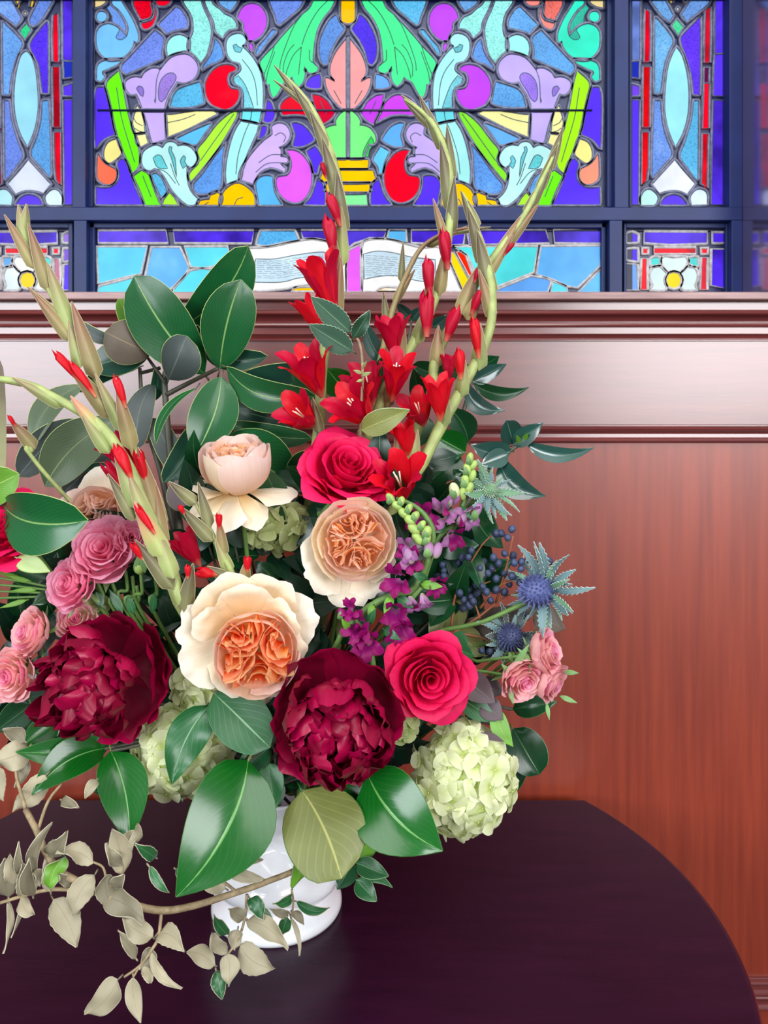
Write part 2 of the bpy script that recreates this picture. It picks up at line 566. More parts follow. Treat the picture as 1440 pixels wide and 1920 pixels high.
cA, cB, cC, cD = crop(170, 0, 6), crop(400, 0, 5.538), crop(170, 190, 6), crop(400, 190, 5.538)
cR = crop(640, 190, 5.538)
VIO, BLU, PERI, AQ, AQ2, LAV = (92, 56, 252), (104, 178, 248), (122, 150, 248), (160, 255, 244), (176, 255, 255), (204, 178, 255)
RED, GRN, LIME, PALE, GOLD, PINK, MAG, ORA, TEAL = (255, 4, 40), (72, 255, 156), (112, 252, 24), (250, 246, 168), (255, 202, 0), (255, 164, 166), (206, 84, 255), (255, 116, 84), (52, 244, 206)
YG, SKY, SCROLL, ROSEM = (178, 255, 64), (98, 198, 248), (122, 200, 255), (232, 98, 255)

# each entry: outline, left colour, right (mirrored) colour or None for the same, kind, extras
half = [
    (cA((20, 0), (20, 95), (80, 85), (160, 45), (230, 0)), (236, 214, 150), None, 'plain'),
    (cA((62, 188), (80, 140), (125, 126), (172, 144), (188, 188), (170, 234), (125, 252), (80, 236)), SCROLL, TEAL, 'plain'),
    (cA((290, 0), (400, 95), (480, 230), (538, 380), (535, 475), (515, 480), (490, 465), (480, 520), (430, 600), (340, 660), (200, 670), (110, 610), (65, 520), (65, 360), (120, 290), (200, 265), (280, 290), (330, 330), (405, 410), (420, 310), (380, 210), (310, 110), (236, 40), (256, 0)), SCROLL, TEAL, 'pearl'),
    (cA((350, 668), (320, 720), (200, 780), (140, 805), (135, 830), (155, 850), (150, 890), (110, 920), (65, 900), (65, 800), (80, 730), (130, 690), (220, 675)), SCROLL, TEAL, 'plain'),
    (cA((480, 45), (520, 0), (655, 0), (690, 60), (704, 150), (670, 215), (620, 230), (575, 245)), RED, (250, 120, 110), 'stipple'),
    (cA((690, 24), (730, 80), (745, 140), (735, 210), (700, 290), (640, 332), (590, 325), (570, 280), (580, 250), (620, 238), (680, 218), (712, 150)), RED, (255, 140, 130), 'plain'),
    (cA((720, 0), (740, 45), (800, 72), (880, 50), (940, 0)), RED, (255, 140, 130), 'plain'),
    (cA((960, 75), (1010, 100), (1060, 170), (1092, 240), (1085, 320), (1000, 335), (920, 355), (855, 385), (800, 320), (755, 280)), PERI, BLU, 'stipple'),
    (cA((720, 340), (780, 380), (825, 430), (820, 500), (800, 580), (810, 660), (690, 715), (560, 770), (400, 840), (350, 790), (350, 735), (440, 640)), PERI, BLU, 'stipple'),
    (cA((995, 0), (1060, 60), (1120, 150), (1150, 260), (1145, 380), (1110, 450), (1105, 560), (1170, 620), (1240, 710), (1300, 630), (1340, 500), (1360, 340), (1330, 220), (1270, 90), (1215, 0)), AQ, None, 'stipple'),
    (cA((865, 635), (850, 540), (870, 460), (930, 405), (1010, 390), (1080, 420), (1104, 465), (1098, 575), (1050, 575), (950, 600)), AQ, None, 'plain'),
    ([(418, 72), (423, 63), (432, 56), (445, 54), (443, 43), (435, 32), (423, 27), (411, 16), (400, 8), (390, 0), (378, 0), (388, 15), (400, 40), (403, 57), (410, 65)], AQ, None, 'stipple'),
    (cA((385, 975), (390, 920), (440, 880), (510, 862), (570, 875), (600, 820), (680, 770), (750, 765), (780, 785), (830, 720), (900, 650), (990, 615), (1090, 612), (1170, 670), (1208, 740), (1205, 820), (1150, 900), (1050, 938), (975, 920), (940, 980), (890, 1060), (850, 1150), (832, 1226), (580, 1226), (545, 1130), (515, 1060), (460, 1070), (410, 1030)), LAV, (196, 176, 255), 'plain'),
    (cC((592, 122), (830, 122), (835, 250), (845, 430), (705, 475), (680, 440), (640, 280)), LAV, (196, 176, 255), 'plain'),
    ([(223, 132), (228, 150), (232, 170), (238, 203), (246, 235), (255, 262), (261, 284), (260, 312), (248, 326), (237, 298), (225, 270), (215, 238), (210, 207), (204, 180), (200, 155)], LIME, (172, 250, 30), 'plain'),
    (cC((475, 845), (570, 775), (650, 820), (690, 930), (740, 1060), (790, 1175), (620, 1175), (540, 1010)), LIME, None, 'plain'),
    ([(178, 175), (195, 163), (201, 185), (206, 205), (213, 240), (217, 252), (195, 262), (178, 282)], VIO, None, 'plain'),
    (cC((150, 550), (180, 480), (230, 440), (300, 420), (330, 520), (345, 600), (240, 690), (190, 690), (150, 640)), (250, 240, 146), None, 'plain'),
    (cC((75, 620), (95, 590), (120, 650), (180, 710), (260, 750), (295, 790), (285, 880), (240, 930), (180, 940), (110, 910), (70, 850)), ORA, (255, 156, 128), 'plain'),
    (cC((300, 700), (350, 640), (400, 680), (440, 790), (470, 870), (540, 1020), (595, 1165), (60, 1165), (62, 965), (150, 975), (240, 960), (310, 890), (320, 800)), VIO, None, 'plain'),
    (cC((490, 150), (510, 115), (570, 115), (600, 230), (610, 350), (500, 360), (470, 260)), PALE, None, 'plain'),
    (cC((510, 375), (620, 365), (650, 470), (570, 515), (530, 470)), PALE, None, 'plain'),
    (cC((500, 90), (522, 45), (548, 75), (555, 92)), PALE, None, 'plain'),
    (cC((855, 150), (960, 140), (1150, 110), (1380, 108), (1425, 145), (1300, 210), (1100, 310), (870, 405)), PALE, None, 'plain'),
    ([(320, 195), (325, 178), (335, 167), (350, 161), (376, 153), (379, 168), (382, 186), (383, 193), (370, 199), (345, 202), (319, 201)], SKY, BLU, 'stipple'),
    (cC((960, 420), (1150, 330), (1350, 245), (1360, 260), (1280, 370), (1190, 490), (1110, 480), (1010, 450)), SKY, BLU, 'pearl'),
    ([(432, 212), (444, 209), (445, 216), (436, 234), (410, 277), (370, 328), (358, 341), (355, 335), (355, 325), (368, 310), (373, 297), (370, 281), (385, 262), (408, 232)], YG, (136, 240, 50), 'plain'),
    ([(423, 268), (418, 292), (417, 316), (415, 344), (411, 354), (396, 362), (375, 364), (367, 360), (362, 348), (380, 325), (405, 290)], (104, 168, 250), None, 'stipple'),
    (cC((570, 650), (590, 570), (650, 520), (740, 490), (810, 520), (840, 470), (900, 450), (960, 470), (980, 500), (1050, 490), (1130, 520), (1190, 600), (1200, 670), (1170, 720), (1120, 745), (1085, 720), (1085, 850), (1110, 970), (1160, 1050), (1215, 1100), (1190, 1150), (1130, 1180), (1060, 1150), (980, 1080), (900, 980), (840, 870), (780, 790), (720, 755), (680, 780), (620, 770), (580, 720)), (196, 255, 255), None, 'pearl'),
    (cC((680, 830), (730, 805), (790, 850), (840, 950), (855, 1010), (830, 1060), (795, 1085), (740, 980)), SKY, BLU, 'stipple'),
    (cC((885, 1025), (940, 1080), (990, 1170), (810, 1165), (820, 1110)), (176, 252, 56), None, 'plain'),
    ([(370, 385), (372, 377), (385, 374), (392, 374), (395, 364), (405, 360), (413, 364), (415, 374), (411, 385)], GOLD, None, 'plain'),
    (cD((70, 1085), (80, 1000), (120, 920), (200, 860), (270, 850), (350, 890), (420, 960), (435, 1030), (430, 1085)), GOLD, None, 'plain'),
    ([(423.5, 87), (427, 72), (438, 64), (452, 63), (461, 72), (460.5, 81), (454, 87), (458, 90), (469, 101), (479.5, 115.5), (488.5, 134), (493, 157), (494, 180), (493, 205), (455, 205), (456, 177), (452, 164), (441.5, 159), (436, 152), (438, 144), (447, 137), (452, 130), (449, 119), (436, 115.5), (427, 105)], AQ2, None, 'plain'),
    (cD((300, 100), (500, 100), (490, 170), (475, 225), (380, 205), (290, 190), (295, 140)), (112, 232, 244), None, 'plain'),
    (cD((285, 205), (380, 220), (470, 245), (455, 320), (400, 440), (340, 580), (290, 720), (275, 800), (200, 835), (135, 860), (125, 750), (140, 600), (180, 420), (230, 290)), AQ2, None, 'pearl'),
    (cB((250, 190), (270, 120), (320, 60), (390, 35), (470, 50), (530, 110), (558, 190), (550, 280), (500, 370), (440, 415), (380, 428), (355, 400), (340, 350), (310, 300), (315, 260), (290, 220)), MAG, (196, 72, 255), 'plain'),
    (cB((365, 450), (390, 440), (415, 480), (410, 530), (395, 540), (370, 490)), MAG, None, 'plain'),
    (cB((560, 0), (600, 70), (640, 170), (660, 240), (690, 265), (800, 170), (900, 80), (970, 0)), (116, 152, 244), SKY, 'stipple'),
    (cB((20, 0), (70, 50), (180, 120), (230, 60), (290, 0)), (112, 176, 240), None, 'stipple'),
    (cB((610, 310), (655, 315), (640, 350), (560, 440), (480, 550), (450, 580), (440, 560), (460, 490), (540, 400)), (112, 170, 250), SKY, 'stipple'),
    ([(403, 72), (411, 80), (416, 90), (419, 106), (410, 116), (398, 120), (385, 127), (379, 132), (380, 125), (390, 110), (398, 95)], (104, 166, 246), None, 'stipple'),
    ([(384, 163), (388, 147), (398, 133), (411, 124), (425, 121), (436, 123), (444, 128), (440, 134), (431, 137), (427, 146), (428, 157), (434, 166), (448, 168), (449, 180), (444, 192), (436, 201), (423, 206), (411, 203), (396, 196), (387, 182)], RED, (200, 70, 255), 'plain'),
    (cB((1090, 0), (1290, 0), (1230, 80), (1150, 180), (1090, 290), (1060, 400), (1045, 520), (1040, 650), (1085, 690), (1080, 740), (1020, 765), (970, 740), (945, 690), (955, 780), (930, 860), (890, 900), (840, 860), (815, 800), (790, 830), (740, 850), (700, 920), (660, 990), (620, 1020), (590, 960), (580, 880), (550, 870), (530, 800), (525, 770), (500, 720), (480, 650), (530, 580), (635, 470), (700, 390), (800, 280), (920, 150), (1000, 80)), GRN, None, 'plain'),
    (cB((1280, 150), (1310, 230), (1360, 290), (1340, 340), (1280, 420), (1220, 540), (1190, 650), (1150, 680), (1110, 620), (1095, 500), (1110, 400), (1160, 280), (1220, 190)), (104, 160, 244), (84, 50, 250), 'stipple'),
    ([(652.5, 68), (640, 83), (627.5, 101), (619, 123), (619, 139), (628, 153), (616, 146), (609, 146), (610, 158), (615, 172), (625, 188), (640, 203), (652.5, 206)], PINK, None, 'plain'),
    (cB((960, 890), (980, 830), (1040, 785), (1110, 770), (1120, 850), (1115, 920), (1050, 925), (980, 910)), VIO, (104, 170, 248), 'plain'),
    ([(525, 203), (527, 195), (535, 186), (549, 179), (563, 178), (576, 185), (585, 196), (592, 212), (602, 232), (590, 225), (572, 217), (552, 215), (530, 217)], (240, 0, 40), (212, 70, 250), 'plain'),
    ([(585, 177), (599, 179), (613, 188), (620, 197), (628, 213), (620, 224), (605, 234), (598, 220), (590, 203)], (226, 0, 56), (200, 64, 240), 'plain'),
    ([(501, 188), (508, 192), (512, 202), (516, 214), (512, 226), (503, 231), (494, 228), (497, 212)], VIO, BLU, 'plain'),
    (cD((500, 260), (560, 260), (550, 330), (510, 380), (470, 395), (490, 320)), VIO, SKY, 'plain'),
    (cD((600, 270), (640, 235), (700, 225), (760, 250), (800, 320), (790, 390), (740, 450), (680, 480), (705, 500), (705, 550), (700, 572), (760, 580), (780, 610), (765, 640), (690, 640), (755, 700), (740, 740), (680, 710), (600, 690), (510, 720), (460, 770), (420, 840), (400, 855), (275, 815), (280, 760), (310, 680), (370, 580), (450, 480), (530, 400), (610, 340)), (214, 184, 255), (200, 176, 255), 'plain'),
    (cD((810, 230), (870, 225), (960, 270), (1040, 380), (1030, 420), (930, 470), (830, 475), (830, 430), (850, 350)), VIO, (98, 178, 248), 'plain'),
    (cD((755, 510), (830, 505), (920, 550), (1000, 660), (1025, 780), (1005, 920), (930, 1030), (830, 1055), (730, 1010), (665, 920), (650, 820), (680, 780), (760, 770), (800, 720), (810, 640), (790, 570)), ROSEM, RED, 'plain'),
    (cD((440, 850), (480, 790), (550, 770), (620, 780), (625, 880), (650, 970), (710, 1070), (700, 1080), (475, 1080), (450, 950)), (94, 188, 246), VIO, 'plain'),
    (cD((965, 520), (1060, 465), (1110, 540), (1140, 610), (1090, 680), (1080, 755), (1040, 740), (1020, 640)), VIO, (104, 206, 252), 'plain'),
    (cD((1080, 795), (1130, 850), (1160, 940), (1160, 1080), (945, 1075), (1010, 1000), (1050, 900)), VIO, None, 'plain'),
    ([(652.5, 207), (645, 208), (636, 215), (629, 226), (630, 235), (623, 235), (611, 240), (601, 253), (600, 266), (607, 272), (613, 269), (620, 284), (623.5, 296.5), (652.5, 297)], (124, 255, 136), None, 'plain'),
]
inlays = [
    (cA((230, 45), (300, 110), (370, 210), (412, 310), (405, 410), (350, 450), (300, 440), (290, 410), (325, 350), (310, 310), (262, 268), (245, 260), (240, 190), (185, 95)), (118, 164, 246), (44, 200, 170), 'stipple'),
    (cA((770, 1120), (765, 1020), (790, 910), (860, 835), (930, 825), (965, 870), (940, 940), (880, 1030), (850, 1100), (800, 1150)), (172, 140, 240), (164, 128, 250), 'stipple'),
    (cA((518, 1000), (540, 970), (585, 985), (600, 1040), (590, 1090), (560, 1070)), (160, 126, 236), None, 'stipple'),
    (cC((705, 640), (750, 605), (800, 620), (840, 700), (870, 760), (790, 760), (740, 730)), (112, 228, 236), None, 'stipple'),
    (cC((880, 560), (890, 510), (920, 520), (910, 560), (950, 640), (970, 860), (910, 640)), (112, 220, 232), None, 'stipple'),
    (cC((1010, 670), (1050, 610), (1070, 640), (1060, 680), (1085, 720), (1040, 760)), (112, 220, 232), None, 'stipple'),
    ([(438, 149), (447, 142), (460, 160), (470, 185), (476, 203), (457, 203), (457, 178), (452, 165), (441, 158)], (128, 222, 238), None, 'stipple'),
    ([(437, 86), (443, 83), (447, 88), (455, 91), (451, 99), (441, 97)], (112, 206, 222), None, 'stipple'),
    ([(625.5, 296), (623, 282), (615, 266), (609, 256), (604, 268), (612, 282), (614, 294)], (56, 232, 90), None, 'stipple'),
]
strokes = [
    cB((1200, 0), (1100, 100), (1020, 220), (960, 350), (920, 470)), cB((920, 160), (840, 270), (760, 460), (700, 640), (690, 740)),
    cB((635, 480), (590, 620), (530, 770)), cB((640, 540), (570, 740), (550, 850)), cB((840, 465), (780, 540), (730, 680), (730, 800)),
    cB((915, 490), (830, 580), (770, 720), (745, 820)), cB((915, 490), (900, 640), (885, 780)), cB((1000, 520), (1000, 620), (1035, 655)),
    cA((780, 790), (745, 900), (735, 1050), (732, 1150)), cA((735, 1100), (722, 1140), (735, 1165)),
    [(219, 165), (228, 220), (244, 275), (253, 305)], [(268, 330), (284, 370)], [(439, 214), (410, 254), (376, 302)],
    cC((860, 245), (1040, 205), (1180, 150)), cC((870, 130), (1050, 130), (1200, 112)), cC((485, 190), (520, 245), (590, 280)), cC((500, 305), (540, 335), (600, 350)),
    [(650.5, 84), (651, 204)], [(626, 170), (640, 195)], [(650.5, 212), (651, 294)], [(600, 190), (612, 215)], [(590, 198), (600, 222)],
    cD((400, 100), (385, 200), (330, 330), (260, 560), (235, 760)), cB((300, 620), (390, 740), (440, 880), (460, 1100)),
    cD((640, 360), (700, 330), (750, 370), (730, 430)), cD((470, 640), (600, 560), (740, 560)), cD((440, 740), (560, 650), (730, 640)),
    cC((900, 700), (950, 850), (1000, 950)), cC((730, 760), (850, 800), (960, 930)), cD((220, 1080), (250, 1020), (310, 1000)), [(384, 384), (392, 379)],
]
MX = 1305.0
S = Sash('window_1', (176, -13, 1140, 388))
for e in half:
    pts, c1, c2, kind = e
    S.pane(pts, c1, kind)
    S.pane([(MX - x, y) for x, y in pts], c2 or c1, kind)
for pts, c1, c2, kind in inlays:
    S.pane(pts, c1, kind, inlay=True)
    S.pane([(MX - x, y) for x, y in pts], c2 or c1, kind, inlay=True)
for pts in strokes:
    S.stroke(pts, 0.8); S.stroke([(MX - x, y) for x, y in pts], 0.8)
S.pane(cB((1325, 0), (1322, 190), (1350, 235), (1398, 250), (1446, 235), (1474, 190), (1471, 0)), (255, 196, 0), 'plain')
S.pane([(614, 299), (691, 299), (692, 307), (689, 316), (616, 316), (613, 307)], GOLD, 'plain')
S.pane([(606, 319), (699, 319), (703, 330), (697, 341), (608, 341), (602, 330)], GOLD, 'plain')
S.pane([(612, 344), (693, 344), (694, 352), (689, 361), (616, 361), (611, 352)], GOLD, 'plain')
S.pane([(618, 363), (687, 363), (689, 385), (616, 385)], (136, 255, 160), 'plain', smooth=False)
b = MB(); b.tube([W(183, 207, DG - 0.004), W(1110, 207, DG - 0.004)], 0.0017, 8)
b.build('saddle_bar', M_NAVY_DARK, S.root)
S.done()

# side lancets: traced on the right one, mirrored for the left one
cRa, cRb, cRc = crop(1160, 0, 5.143), crop(1160, 190, 5.143), crop(1160, 390, 5.143)
IND = (34, 50, 190)
lancet = [
    (cRa((105, 0), (210, 0), (205, 580), (100, 590)), (122, 152, 242), VIO, 'streak', 0), (cRa((100, 597), (200, 592), (195, 760), (100, 745)), IND, IND, 'plain', 0),
    (cRa((95, 800), (200, 835), (200, 925), (95, 930)), (120, 72, 244), VIO, 'plain', 0),
    ([(1178.5, 187.6), (1199, 188.6), (1197, 384), (1174.6, 384)], VIO, VIO, 'plain', 0),
    (cRa((252, 90), (300, 115), (305, 300), (300, 595), (245, 600)), RED, RED, 'streak', 0), ([(1206, 126), (1219, 126), (1218, 239), (1204.7, 239)], (255, 10, 20), (230, 10, 40), 'streak', 0),
    (cRb((225, 300), (290, 300), (285, 620), (270, 760), (220, 820)), (255, 6, 20), RED, 'streak', 0),
    (cRa((345, 170), (370, 180), (450, 270), (525, 390), (490, 490), (440, 640), (405, 900), (345, 905)), (120, 190, 246), VIO, 'stipple', 1),
    (cRa((790, 160), (785, 920), (720, 915), (700, 740), (650, 560), (595, 390), (640, 310)), (106, 62, 255), (112, 172, 246), 'stipple', 1),
    ([(1268, 88), (1278.6, 103), (1288, 136), (1292, 175), (1290, 215), (1280.5, 250), (1266, 277), (1253, 244), (1246.5, 209), (1246.5, 175), (1251, 132), (1259, 105)], (160, 240, 252), (158, 228, 250), 'pearl', 1),
    ([(1226, 188), (1239, 189), (1241.7, 227), (1249.5, 258), (1260, 289), (1245.5, 308.6), (1226, 332), (1222, 326), (1224, 248)], (116, 160, 244), (104, 178, 248), 'stipple', 1),
    ([(1300, 189), (1310, 189), (1309, 336), (1304, 336), (1288, 314), (1275, 293), (1284, 266), (1296, 225)], (98, 194, 244), (118, 150, 248), 'stipple', 1),
    (cRb((540, 560), (620, 660), (740, 795), (660, 900), (600, 870), (530, 860), (450, 870), (390, 890), (320, 800), (430, 680)), (236, 242, 255), (226, 236, 255), 'pearl', 1),
    (cRb((250, 860), (310, 850), (375, 910), (375, 960), (340, 1005), (215, 1005), (210, 930)), (200, 255, 250), (220, 245, 250), 'pearl', 1),
    (cRb((750, 850), (820, 855), (855, 900), (855, 1000), (700, 1005), (690, 920)), (216, 236, 246), (190, 246, 255), 'pearl', 1),
    (cRb((395, 1000), (440, 930), (520, 900), (600, 920), (668, 1000)), (90, 52, 240), (90, 52, 240), 'plain', 1),
    (cRa((835, 100), (885, 70), (885, 300), (880, 605), (825, 605), (830, 330)), (226, 6, 40), RED, 'streak', 0), (cRa((825, 655), (872, 655), (868, 800), (820, 800)), (96, 10, 70), (96, 10, 70), 'plain', 0),
    ([(1320, 157), (1330, 157), (1329, 241), (1317, 241)], RED, RED, 'plain', 0), (cRb((805, 315), (862, 315), (858, 560), (855, 845), (795, 795), (805, 600)), (250, 4, 30), (220, 4, 40), 'streak', 0),
    (cRa((930, 0), (1080, 0), (1065, 510), (925, 520)), VIO, VIO, 'streak', 0), (cRa((925, 528), (1065, 523), (1055, 930), (910, 925)), VIO, VIO, 'plain', 0),
    ([(1337, 189), (1366, 189), (1358, 384), (1333, 384)], (86, 50, 236), VIO, 'streak', 0),
    (cRa((260, 0), (400, 0), (530, 150), (490, 215), (400, 140)), (118, 178, 242), (112, 150, 240), 'stipple', 1),
    (cRa((755, 0), (880, 0), (870, 30), (650, 215), (600, 140)), (118, 168, 242), (124, 168, 246), 'stipple', 1),
    (cRa((460, 0), (500, 0), (522, 25), (495, 32)), (255, 216, 40), (255, 200, 20), 'plain', 0), (cRa((640, 28), (620, 10), (650, 0), (690, 0)), (255, 216, 40), (255, 210, 60), 'plain', 0),
    (cRa((550, 88), (568, 68), (586, 88), (568, 110)), (250, 246, 200), (250, 230, 130), 'plain', 1),
    (cRa((510, 250), (560, 185), (625, 260), (570, 345)), (84, 234, 166), (52, 226, 146), 'stipple', 0),
]
lower = [
    (cRc((75, 250), (130, 235), (185, 260), (185, 330), (75, 335)), VIO, (150, 110, 220), 'plain', 1), (cRc((75, 400), (180, 395), (185, 515), (75, 500)), (88, 52, 246), (128, 92, 220), 'plain', 1),
    (cRc((65, 540), (175, 550), (190, 790), (55, 790)), (116, 168, 242), VIO, 'pearl', 0), (cRc((232, 390), (280, 390), (280, 440), (232, 440)), RED, RED, 'plain', 0),
    (cRc((245, 230), (850, 235), (850, 340), (500, 352), (245, 335)), (88, 54, 240), (88, 54, 240), 'streak', 0), (cRc((340, 385), (740, 385), (740, 440), (340, 440)), RED, RED, 'streak', 0),
    (cRc((797, 390), (855, 390), (855, 440), (797, 440)), RED, RED, 'plain', 0), (cRc((905, 240), (1025, 240), (1025, 335), (905, 335)), (76, 40, 226), VIO, 'plain', 0),
    (cRc((900, 400), (1025, 400), (1025, 775), (892, 745)), (84, 46, 240), VIO, 'streak', 0), (cRc((225, 490), (270, 490), (275, 788), (210, 788)), (250, 10, 30), (196, 120, 150), 'plain', 0),
    (cRc((800, 480), (850, 480), (850, 788), (788, 788)), (236, 10, 50), (230, 20, 40), 'streak', 0),
    (cRc((310, 490), (350, 475), (400, 480), (395, 550), (320, 560), (305, 530)), (84, 226, 222), (84, 226, 222), 'plain', 1), (cRc((680, 480), (760, 475), (765, 560), (690, 560)), (76, 216, 214), (96, 170, 236), 'plain', 1),
    (cRc((410, 500), (440, 470), (520, 480), (545, 478), (640, 470), (665, 510), (640, 570), (590, 615), (530, 600), (480, 612), (430, 560)), (228, 252, 250), (236, 246, 252), 'pearl', 1),
    (cRc((305, 630), (330, 580), (390, 565), (465, 635), (440, 690), (455, 760), (430, 790), (310, 790), (330, 740), (305, 680)), (222, 246, 248), (232, 242, 250), 'pearl', 1),
    (cRc((755, 630), (730, 580), (670, 565), (598, 635), (622, 690), (605, 760), (630, 790), (750, 790), (735, 740), (757, 680)), (222, 246, 248), (220, 236, 246), 'pearl', 1),
    (cRc((452, 698), (475, 640), (530, 618), (586, 640), (608, 698), (586, 752), (530, 776), (475, 752)), (252, 222, 0), (255, 210, 20), 'plain', 1),
]
S = Sash('window_2', (1182, -13, 1368, 388))
for pts, c1, c2, kind, sm in lancet: S.pane(pts, c1, kind, smooth=bool(sm), came=3.0)
S.done()
S = Sash('window_3', (-58, -13, 138, 388))
for pts, c1, c2, kind, sm in lancet: S.pane([(1318 - x, y + (8 if 2 < y < 100 else 0)) for x, y in pts], c2, kind, smooth=bool(sm), came=3.0)
S.done()
S = Sash('window_4', (1172, 428, 1366, 560))
for pts, c1, c2, kind, sm in lower: S.pane(pts, c1, kind, smooth=bool(sm), came=3.0)
S.done(M_LEAD_PALE)
S = Sash('window_5', (-54, 428, 132, 560))
for pts, c1, c2, kind, sm in lower: S.pane([(1315 - x, y) for x, y in pts], c2, kind, smooth=bool(sm), came=3.0)
S.done(M_LEAD_PALE)

# the long low light with the open book
cF, cG, cH = crop(160, 390, 4.235), crop(440, 400, 3.789), crop(800, 400, 4)
CY, CY2, WHT = (96, 212, 255), (104, 186, 255), (255, 255, 255)
S = Sash('window_6', (174, 428, 1130, 560))
for pts, c, kind, sm in [
    (cF((105, 182), (640, 180), (660, 275), (105, 275)), (98, 66, 240), 'streak', 0), (cF((700, 180), (1340, 180), (1320, 278), (712, 275)), (88, 54, 244), 'streak', 0),
    (cF((95, 310), (490, 310), (440, 520), (300, 550), (105, 600)), CY, 'pearl', 0), (cF((100, 670), (110, 625), (420, 545), (470, 560), (570, 670)), (96, 220, 250), 'plain', 0),
    (cF((530, 315), (750, 315), (820, 470), (790, 530), (690, 630), (640, 660), (590, 640), (478, 550)), CY2, 'pearl', 0), (cF((790, 310), (1130, 310), (1150, 420), (1000, 480), (840, 465)), (100, 226, 250), 'pearl', 0),
    (cF((835, 500), (1130, 450), (1060, 670), (700, 670), (710, 640)), (96, 226, 250), 'plain', 0),
    (cG((185, 125), (425, 120), (455, 190), (350, 205), (230, 230), (155, 220)), (92, 184, 244), 'stipple', 1), (cG((470, 120), (1080, 120), (1055, 178), (960, 172), (900, 195), (850, 210), (785, 262), (740, 225), (640, 190), (560, 176), (488, 176)), (82, 60, 214), 'streak', 0),
    (cG((1100, 115), (1215, 120), (1220, 210), (1160, 190), (1085, 180)), (92, 186, 244), 'plain', 0),
    ([(771.5, 432), (873, 429), (868, 458), (840, 460), (806, 456), (772, 455)], (84, 52, 240), 'streak', 0),
    (cG((95, 250), (250, 242), (420, 207), (560, 187), (660, 207), (740, 250), (783, 300), (785, 555), (640, 555), (560, 520), (450, 518), (300, 540), (20, 555), (20, 450)), WHT, 'pearl', 1),
    (cG((805, 270), (890, 225), (905, 350), (900, 555), (800, 555), (795, 400)), ROSEM, 'plain', 0),
    ([(680, 463), (685, 453), (706.5, 449), (730, 450), (757, 457), (791, 465), (820, 464), (826, 470), (845, 498), (866, 546), (680, 546), (678, 500)], WHT, 'pearl', 1),
    (cG((405, 552), (450, 522), (560, 517), (630, 552)), (255, 200, 0), 'plain', 1), (cG((1010, 552), (1060, 528), (1150, 530), (1160, 552)), (255, 200, 0), 'plain', 1),
    (cH((185, 295), (213, 300), (325, 500), (275, 585), (262, 560), (185, 385)), (255, 222, 10), 'plain', 0), (cH((218, 295), (250, 285), (300, 320), (355, 440), (322, 490)), (255, 36, 0), 'plain', 0),
    (cF((1150, 550), (1200, 450), (1250, 390), (1215, 500), (1190, 550)), (255, 214, 20), 'plain', 0),
    (cH((190, 250), (830, 250), (800, 440), (520, 550), (400, 590), (355, 470), (300, 310), (250, 275)), (84, 226, 232), 'pearl', 0), (cH((860, 250), (1305, 245), (1300, 390), (1130, 555), (1060, 545), (940, 490), (825, 455)), CY2, 'pearl', 0),
    (cH((500, 590), (530, 575), (780, 475), (890, 490), (930, 510), (905, 590)), (104, 172, 252), 'pearl', 0), (cH((930, 590), (950, 515), (1040, 550), (1060, 590)), (96, 220, 246), 'plain', 0), (cH((1140, 590), (1300, 430), (1305, 590)), (104, 190, 252), 'plain', 0),
    (cH((310, 150), (330, 125), (890, 125), (920, 222), (320, 235)), (84, 52, 232), 'streak', 0), (cH((950, 125), (1310, 112), (1315, 225), (960, 220)), (90, 60, 244), 'streak', 0),
]: S.pane(pts, c, kind, smooth=bool(sm), came=2.6)
S.pane(cG((150, 325), (280, 325), (420, 300), (560, 280), (650, 280), (740, 320), (740, 470), (620, 455), (460, 460), (330, 490), (110, 490)), (204, 230, 248), 'pearl', inlay=True)
S.pane(cG((915, 290), (1010, 270), (1120, 280), (1250, 310), (1425, 330), (1430, 490), (1300, 480), (1150, 445), (1020, 450), (920, 470)), (210, 234, 250), 'pearl', inlay=True)
rl = random.Random(5)
for k in range(9):
    y = 340 + k * 15
    x = 160
    while x < 700:      # lines of script on the left page
        w = rl.uniform(30, 90)
        q = [(x + w * t, y - 40 * sin(max(0, (x + w * t - 300)) / 420 * pi / 2) * (1 if x > 300 else 0) + rl.uniform(-3, 3)) for t in (0, .33, .66, 1)]
        S.stroke(cG(*q), 0.32); x += w + rl.uniform(8, 16)
for k in range(10):
    y = 300 + k * 15
    x = 930
    while x < 1380:
        w = rl.uniform(24, 70)
        q = [(x + w * t, y + (x + w * t - 930) * .07 + rl.uniform(-3, 3)) for t in (0, .33, .66, 1)]
        S.stroke(cG(*q), 0.32); x += w + rl.uniform(8, 16)
S.done(M_LEAD_PALE)

# ------------------------------------------------------------------ table
M_TABLE = mat_wood('dark_plum_table_top', (38, 6, 32), (48, 10, 38), 0.24, (1.2, 6, 6), coat=0.0, scale=10, spec=0.2)
M_TEDGE = mat_wood('dark_table_edge', (70, 20, 26), (92, 32, 34), 0.3, (3, 3, 3), coat=0.3, scale=10)
TC, TR, TB = Vector((-0.093, 0.760)), 0.424, 0.9925
table = thing('side_table', (TC.x, TC.y, 0), 'round dark plum wooden table with a straight back edge, standing against the panelled wall', 'table')


def table_outline(r, yb, n=120):
    pts = []
    for i in range(n):
        a = 2 * pi * i / n
        x, y = TC.x + r * cos(a), TC.y + r * sin(a)
        if y > yb:
            y = yb
        pts.append((x, y))
    # true corners where the circle meets the straight edge
    return pts


